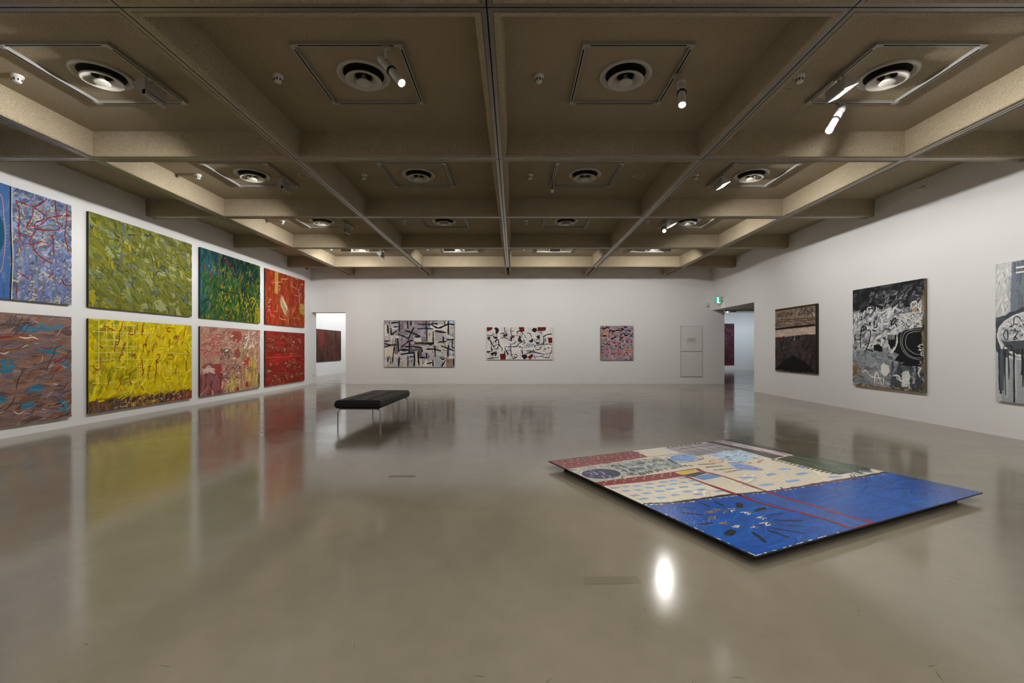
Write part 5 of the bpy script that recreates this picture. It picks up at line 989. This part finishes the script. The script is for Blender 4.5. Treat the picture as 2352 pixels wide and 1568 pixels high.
# ------------------------------------------------------------------ bench
bn = thing('tufted_bench', 'low black tufted leather bench on bent chrome legs standing on the floor', 'bench', (-2.825, 9.32, 0), R(-1.5))
def cushion():
    w, d, z0, z1, r = 0.84, 2.10, 0.292, 0.445, 0.045
    def axisvals(h, n):
        e = [h - r * (1 - math.sin(k / 6 * math.pi / 2)) for k in range(7)]      # dense near the edge
        inner = [-(h - r) + 2 * (h - r) * k / n for k in range(1, n)]
        return [-v for v in e[::-1]] + inner + e
    X = axisvals(w / 2, 22); Y = axisvals(d / 2, 52)
    def f(v, h):
        q = abs(v) - (h - r)
        return r - math.sqrt(max(0, r * r - q * q)) if q > 0 else 0.0
    tuft = [(sx * 0.17, -0.85 + 0.34 * k) for sx in (-1, 1) for k in range(6)]
    top, bot = [], []
    for y in Y:
        for x in X:
            e = min(r, f(x, w / 2) + f(y, d / 2))
            q = sum(0.026 * math.exp(-((x - a) ** 2 + (y - b) ** 2) / 0.0026) for a, b in tuft)
            crown = 0.012 * (1 - (2 * x / w) ** 2) * (1 - (2 * y / d) ** 2)
            top.append((x, y, z1 - e - q + crown)); bot.append((x, y, z0 + e))
    n, m = len(X), len(Y); mb = MB()
    mb.add(top, [(j * n + i, j * n + i + 1, (j + 1) * n + i + 1, (j + 1) * n + i) for j in range(m - 1) for i in range(n - 1)], True)
    mb.add(bot, [(j * n + i, (j + 1) * n + i, (j + 1) * n + i + 1, j * n + i + 1) for j in range(m - 1) for i in range(n - 1)], True)
    rim = [i for i in range(n)] + [j * n + n - 1 for j in range(1, m)] + [(m - 1) * n + i for i in range(n - 2, -1, -1)] + [j * n for j in range(m - 2, 0, -1)]
    k = len(rim)
    mb.add([top[i] for i in rim] + [bot[i] for i in rim], [(a, k + a, k + (a + 1) % k, (a + 1) % k) for a in range(k)], True)
    c = mb.build('cushion', M_LEATHER, bn)
    for a, b in tuft:
        MB().lathe([(0.014, -0.002), (0.012, 0.004), (0.006, 0.007), (0.0, 0.008)], 12).build('button', M_LEATHER, c, (a, b, z1 - 0.026 + 0.008))
cushion()
for sy in (-1, 1):
    y = sy * 0.955
    for sx in (-1, 1):
        pts = [(sx * 0.395, y, 0.0)] + [(sx * (0.395 - 0.07 * (1 - math.cos(a))), y, 0.21 + 0.07 * math.sin(a)) for a in [k * math.pi / 16 for k in range(9)]] + [(sx * 0.24, y, 0.28)]
        MB().tube(pts, 0.0125, 12).build('leg', M_CHROME, bn)
    MB().tube([(-0.24, y, 0.28), (0.24, y, 0.28)], 0.0125, 12).build('cross_bar', M_CHROME, bn)
for sx in (-1, 1):
    MB().box(sx * 0.3 - 0.015, sx * 0.3 + 0.015, -0.95, 0.95, 0.27, 0.294).build('side_rail', M_BLACK, bn)

# ------------------------------------------------------------------ small things on the walls
t = thing('access_panel', 'white two-part access panel let into the back wall near the right doorway', 'wall panel', (6.487, YB, 0.272))
M_PANEL = plain('white_panel_paint', (0.70, 0.69, 0.675), 0.7)
MB().box(0, 0.844, -0.004, 0, 0, 1.99).build('shadow_frame', M_SLOT, t)
MB().bbox(0.008, 0.834, -0.03, -0.004, 1.0, 1.984, 0.003).build('upper_door', M_PANEL, t)
MB().bbox(0.008, 0.834, -0.03, -0.004, 0.012, 0.984, 0.003).build('lower_door', M_PANEL, t)
t = thing('notice_card', 'small white notice card with lines of print on the access panel', 'notice', (6.69, YB - 0.030, 1.545))
MB().box(0, 0.42, -0.005, 0, 0, 0.262).build('card', M_WHITE, t)
pr = MB()
for k, (a, b, h) in enumerate([(.07, .35, .225), (.05, .37, .18), (.05, .36, .165), (.05, .37, .15), (.06, .33, .12), (.05, .36, .105), (.04, .08, .04), (.2, .24, .04), (.34, .39, .04)]):
    x = a
    while x < b:
        w = 0.012 + 0.016 * ((k * 7 + int(x * 1000)) % 5) / 5; pr.box(x, min(b, x + w), -0.0056, -0.005, h, h + (0.014 if k == 0 else 0.008)); x += w + 0.006
pr.build('print', plain('printed_ink', (0.07, 0.07, 0.07), 0.7), t)['kind'] = 'stuff'
# exit sign
es = thing('exit_sign', 'lit green exit sign bracketed from the wall above the right doorway', 'exit sign', (XR, 16.85, 3.1))
MB().box(-0.30, 0.0, -0.02, 0.02, 0.19, 0.235).build('bracket', M_WHITE, es)
MB().tube([(0, 0, 0.2), (-0.03, 0, 0.16), (-0.045, 0, 0.1), (-0.03, 0, 0.03), (-0.07, 0, 0.0)], 0.012, 8).build('conduit', M_DIFF, es)
MB().bbox(-0.30, -0.09, -0.022, 0.022, -0.02, 0.185, 0.006).build('case', M_WHITE, es)
MB().box(-0.292, -0.098, -0.026, -0.0222, -0.008, 0.176).build('green_face', emit('exit_green', (0.01, 0.42, 0.24), 1.1), es)
fg = MB()
fg.box(-0.232, -0.168, -0.028, -0.0262, 0.0, 0.168)
fg.build('white_door_symbol', emit('exit_white', (0.8, 1, 0.95), 1.6), es)
rf = MB()
rf.add([(-0.196 + 0.010 * math.cos(a), -0.029, 0.142 + 0.010 * math.sin(a)) for a in [k * math.pi / 4 for k in range(8)]], [tuple(range(8))])
for a, b, w in [((-.198, .128), (-.204, .082), .012), ((-.204, .082), (-.188, .05), .009), ((-.188, .05), (-.196, .014), .008), ((-.204, .082), (-.214, .046), .009), ((-.214, .046), (-.228, .034), .008), ((-.198, .122), (-.182, .1), .007), ((-.2, .122), (-.218, .104), .007)]:
    d = Vector((b[0] - a[0], b[1] - a[1])).normalized() * w * .5
    rf.add([(a[0] - d.y, -.029, a[1] + d.x), (b[0] - d.y, -.029, b[1] + d.x), (b[0] + d.y, -.029, b[1] - d.x), (a[0] + d.y, -.029, a[1] - d.x)], [(0, 1, 2, 3)])
rf.build('running_figure', plain('exit_figure_green', (0.02, 0.4, 0.24), 0.5), es)
MB().box(-0.2, -0.11, -0.02, 0.02, -0.024, -0.0205).build('downlight', emit('exit_downlight', (0.75, 0.88, 1.0), 9.0), es)
# motion sensor
t = thing('motion_sensor', 'small white motion sensor on the back wall left of the exit sign', 'sensor', (7.53, YB, 3.0))
MB().bbox(-0.05, 0.05, -0.05, 0.0, 0.03, 0.15, 0.012).build('body', M_WHITE, t)
MB().bbox(-0.04, 0.04, -0.06, -0.012, 0.0, 0.05, 0.012).build('window', M_FIXT, t)
# knob on the right wall, sensor in the left corner, outlet
t = thing('wall_sensor', 'small round white sensor high on the right wall in the shade', 'sensor', (XR, 8.6, 4.42))
MB().axis((0, 0, 0), (-0.03, 0, 0), [(0, 0.045), (0.6, 0.045), (1, 0.035)], 18).build('base', M_WHITE, t)
MB().axis((-0.03, 0, 0), (-0.08, 0.01, -0.03), [(0, 0.02), (0.5, 0.028), (1, 0.018)], 14).build('head', M_WHITE, t)
t = thing('wall_sensor', 'tiny dark sensor high on the left wall above the orange canvas', 'sensor', (XL, 17.25, 4.42))
MB().axis((0, 0, 0), (0.03, 0, 0), [(0, 0.04), (1, 0.035)], 16).build('base', M_FIXT, t)
MB().axis((0.03, 0, 0), (0.07, 0, -0.02), [(0, 0.02), (1, 0.026)], 12).build('head', M_BLACK, t)
t = thing('power_outlet', 'white power outlet low on the left doorway reveal', 'power outlet', (XL, 17.93, 0.28))
MB().box(0, 0.008, -0.06, 0.06, 0, 0.075).build('plate', M_WHITE, t)
for k in (-1, 1): MB().box(0.008, 0.0095, k * 0.028 - 0.012, k * 0.028 + 0.012, 0.02, 0.055).build('socket', M_FIXT, t)

# ------------------------------------------------------------------ marks on the floor
M_PATCH = plain('dull_floor_patch', (0.225, 0.195, 0.142), 0.16, 0, 0.55)
M_PATCHD = plain('dark_floor_patch', (0.11, 0.094, 0.068), 0.16, 0, 0.55)
M_SCUFF = plain('dark_scuff', (0.05, 0.047, 0.04), 0.5)
def fquad(name, x0, y0, x1, y1, mat, a=0.0):
    c, s_ = math.cos(a), math.sin(a); cx, cy = (x0 + x1) / 2, (y0 + y1) / 2
    vs = [(cx + (x - cx) * c - (y - cy) * s_, cy + (x - cx) * s_ + (y - cy) * c, 0.0008) for x, y in ((x0, y0), (x1, y0), (x1, y1), (x0, y1))]
    return MB().add(vs, [(0, 1, 2, 3)]).build(name, mat, Floor)
fquad('filled_patch', 0.42, 2.70, 0.76, 2.79, M_PATCH, 0.03)
fquad('filled_patch', -1.37, 4.93, -1.08, 5.01, M_PATCHD, 0.01)
rs = random.Random(5); sc = MB()
for _ in range(90):
    y = 1.9 + rs.random() ** 1.6 * 11; x = rs.uniform(-1.1, 1.1) * min(y, 7); a = rs.uniform(0, math.pi); l = rs.uniform(0.006, 0.045); w = rs.uniform(0.0006, 0.0016)
    d = Vector((math.cos(a), math.sin(a))); n_ = Vector((-d.y, d.x)) * w; b = n_ * rs.uniform(-4, 4); P0 = Vector((x, y))
    v = [P0 - d * l, P0 + b, P0 + d * l]
    sc.add([(*(v[0]), .0007), (*(v[1] + n_), .0007), (*(v[2]), .0007), (*(v[1] - n_), .0007)], [(0, 3, 2, 1)])
so = sc.build('scuff_marks', M_SCUFF, Floor); so['kind'] = 'stuff'
def joint(a, b, w=0.006):
    a = Vector(a); b = Vector(b); d = (b - a).normalized(); n_ = Vector((-d.y, d.x)) * w / 2
    MB().add([(*(a - n_), .0008), (*(b - n_), .0008), (*(b + n_), .0008), (*(a + n_), .0008)], [(0, 1, 2, 3)]).build('floor_joint', M_SCUFF, Floor)
joint((XR + 0.02, 14.66), (XR + 0.02, YB), 0.02); joint((-1.5, 11.7), (3.0, 13.6)); joint((3.0, 13.6), (3.5, 12.6)); joint((8.2, 18.18), (12.0, 18.18), 0.02); joint((XL, YB + .2), (-6.57, YB + .2), 0.02)
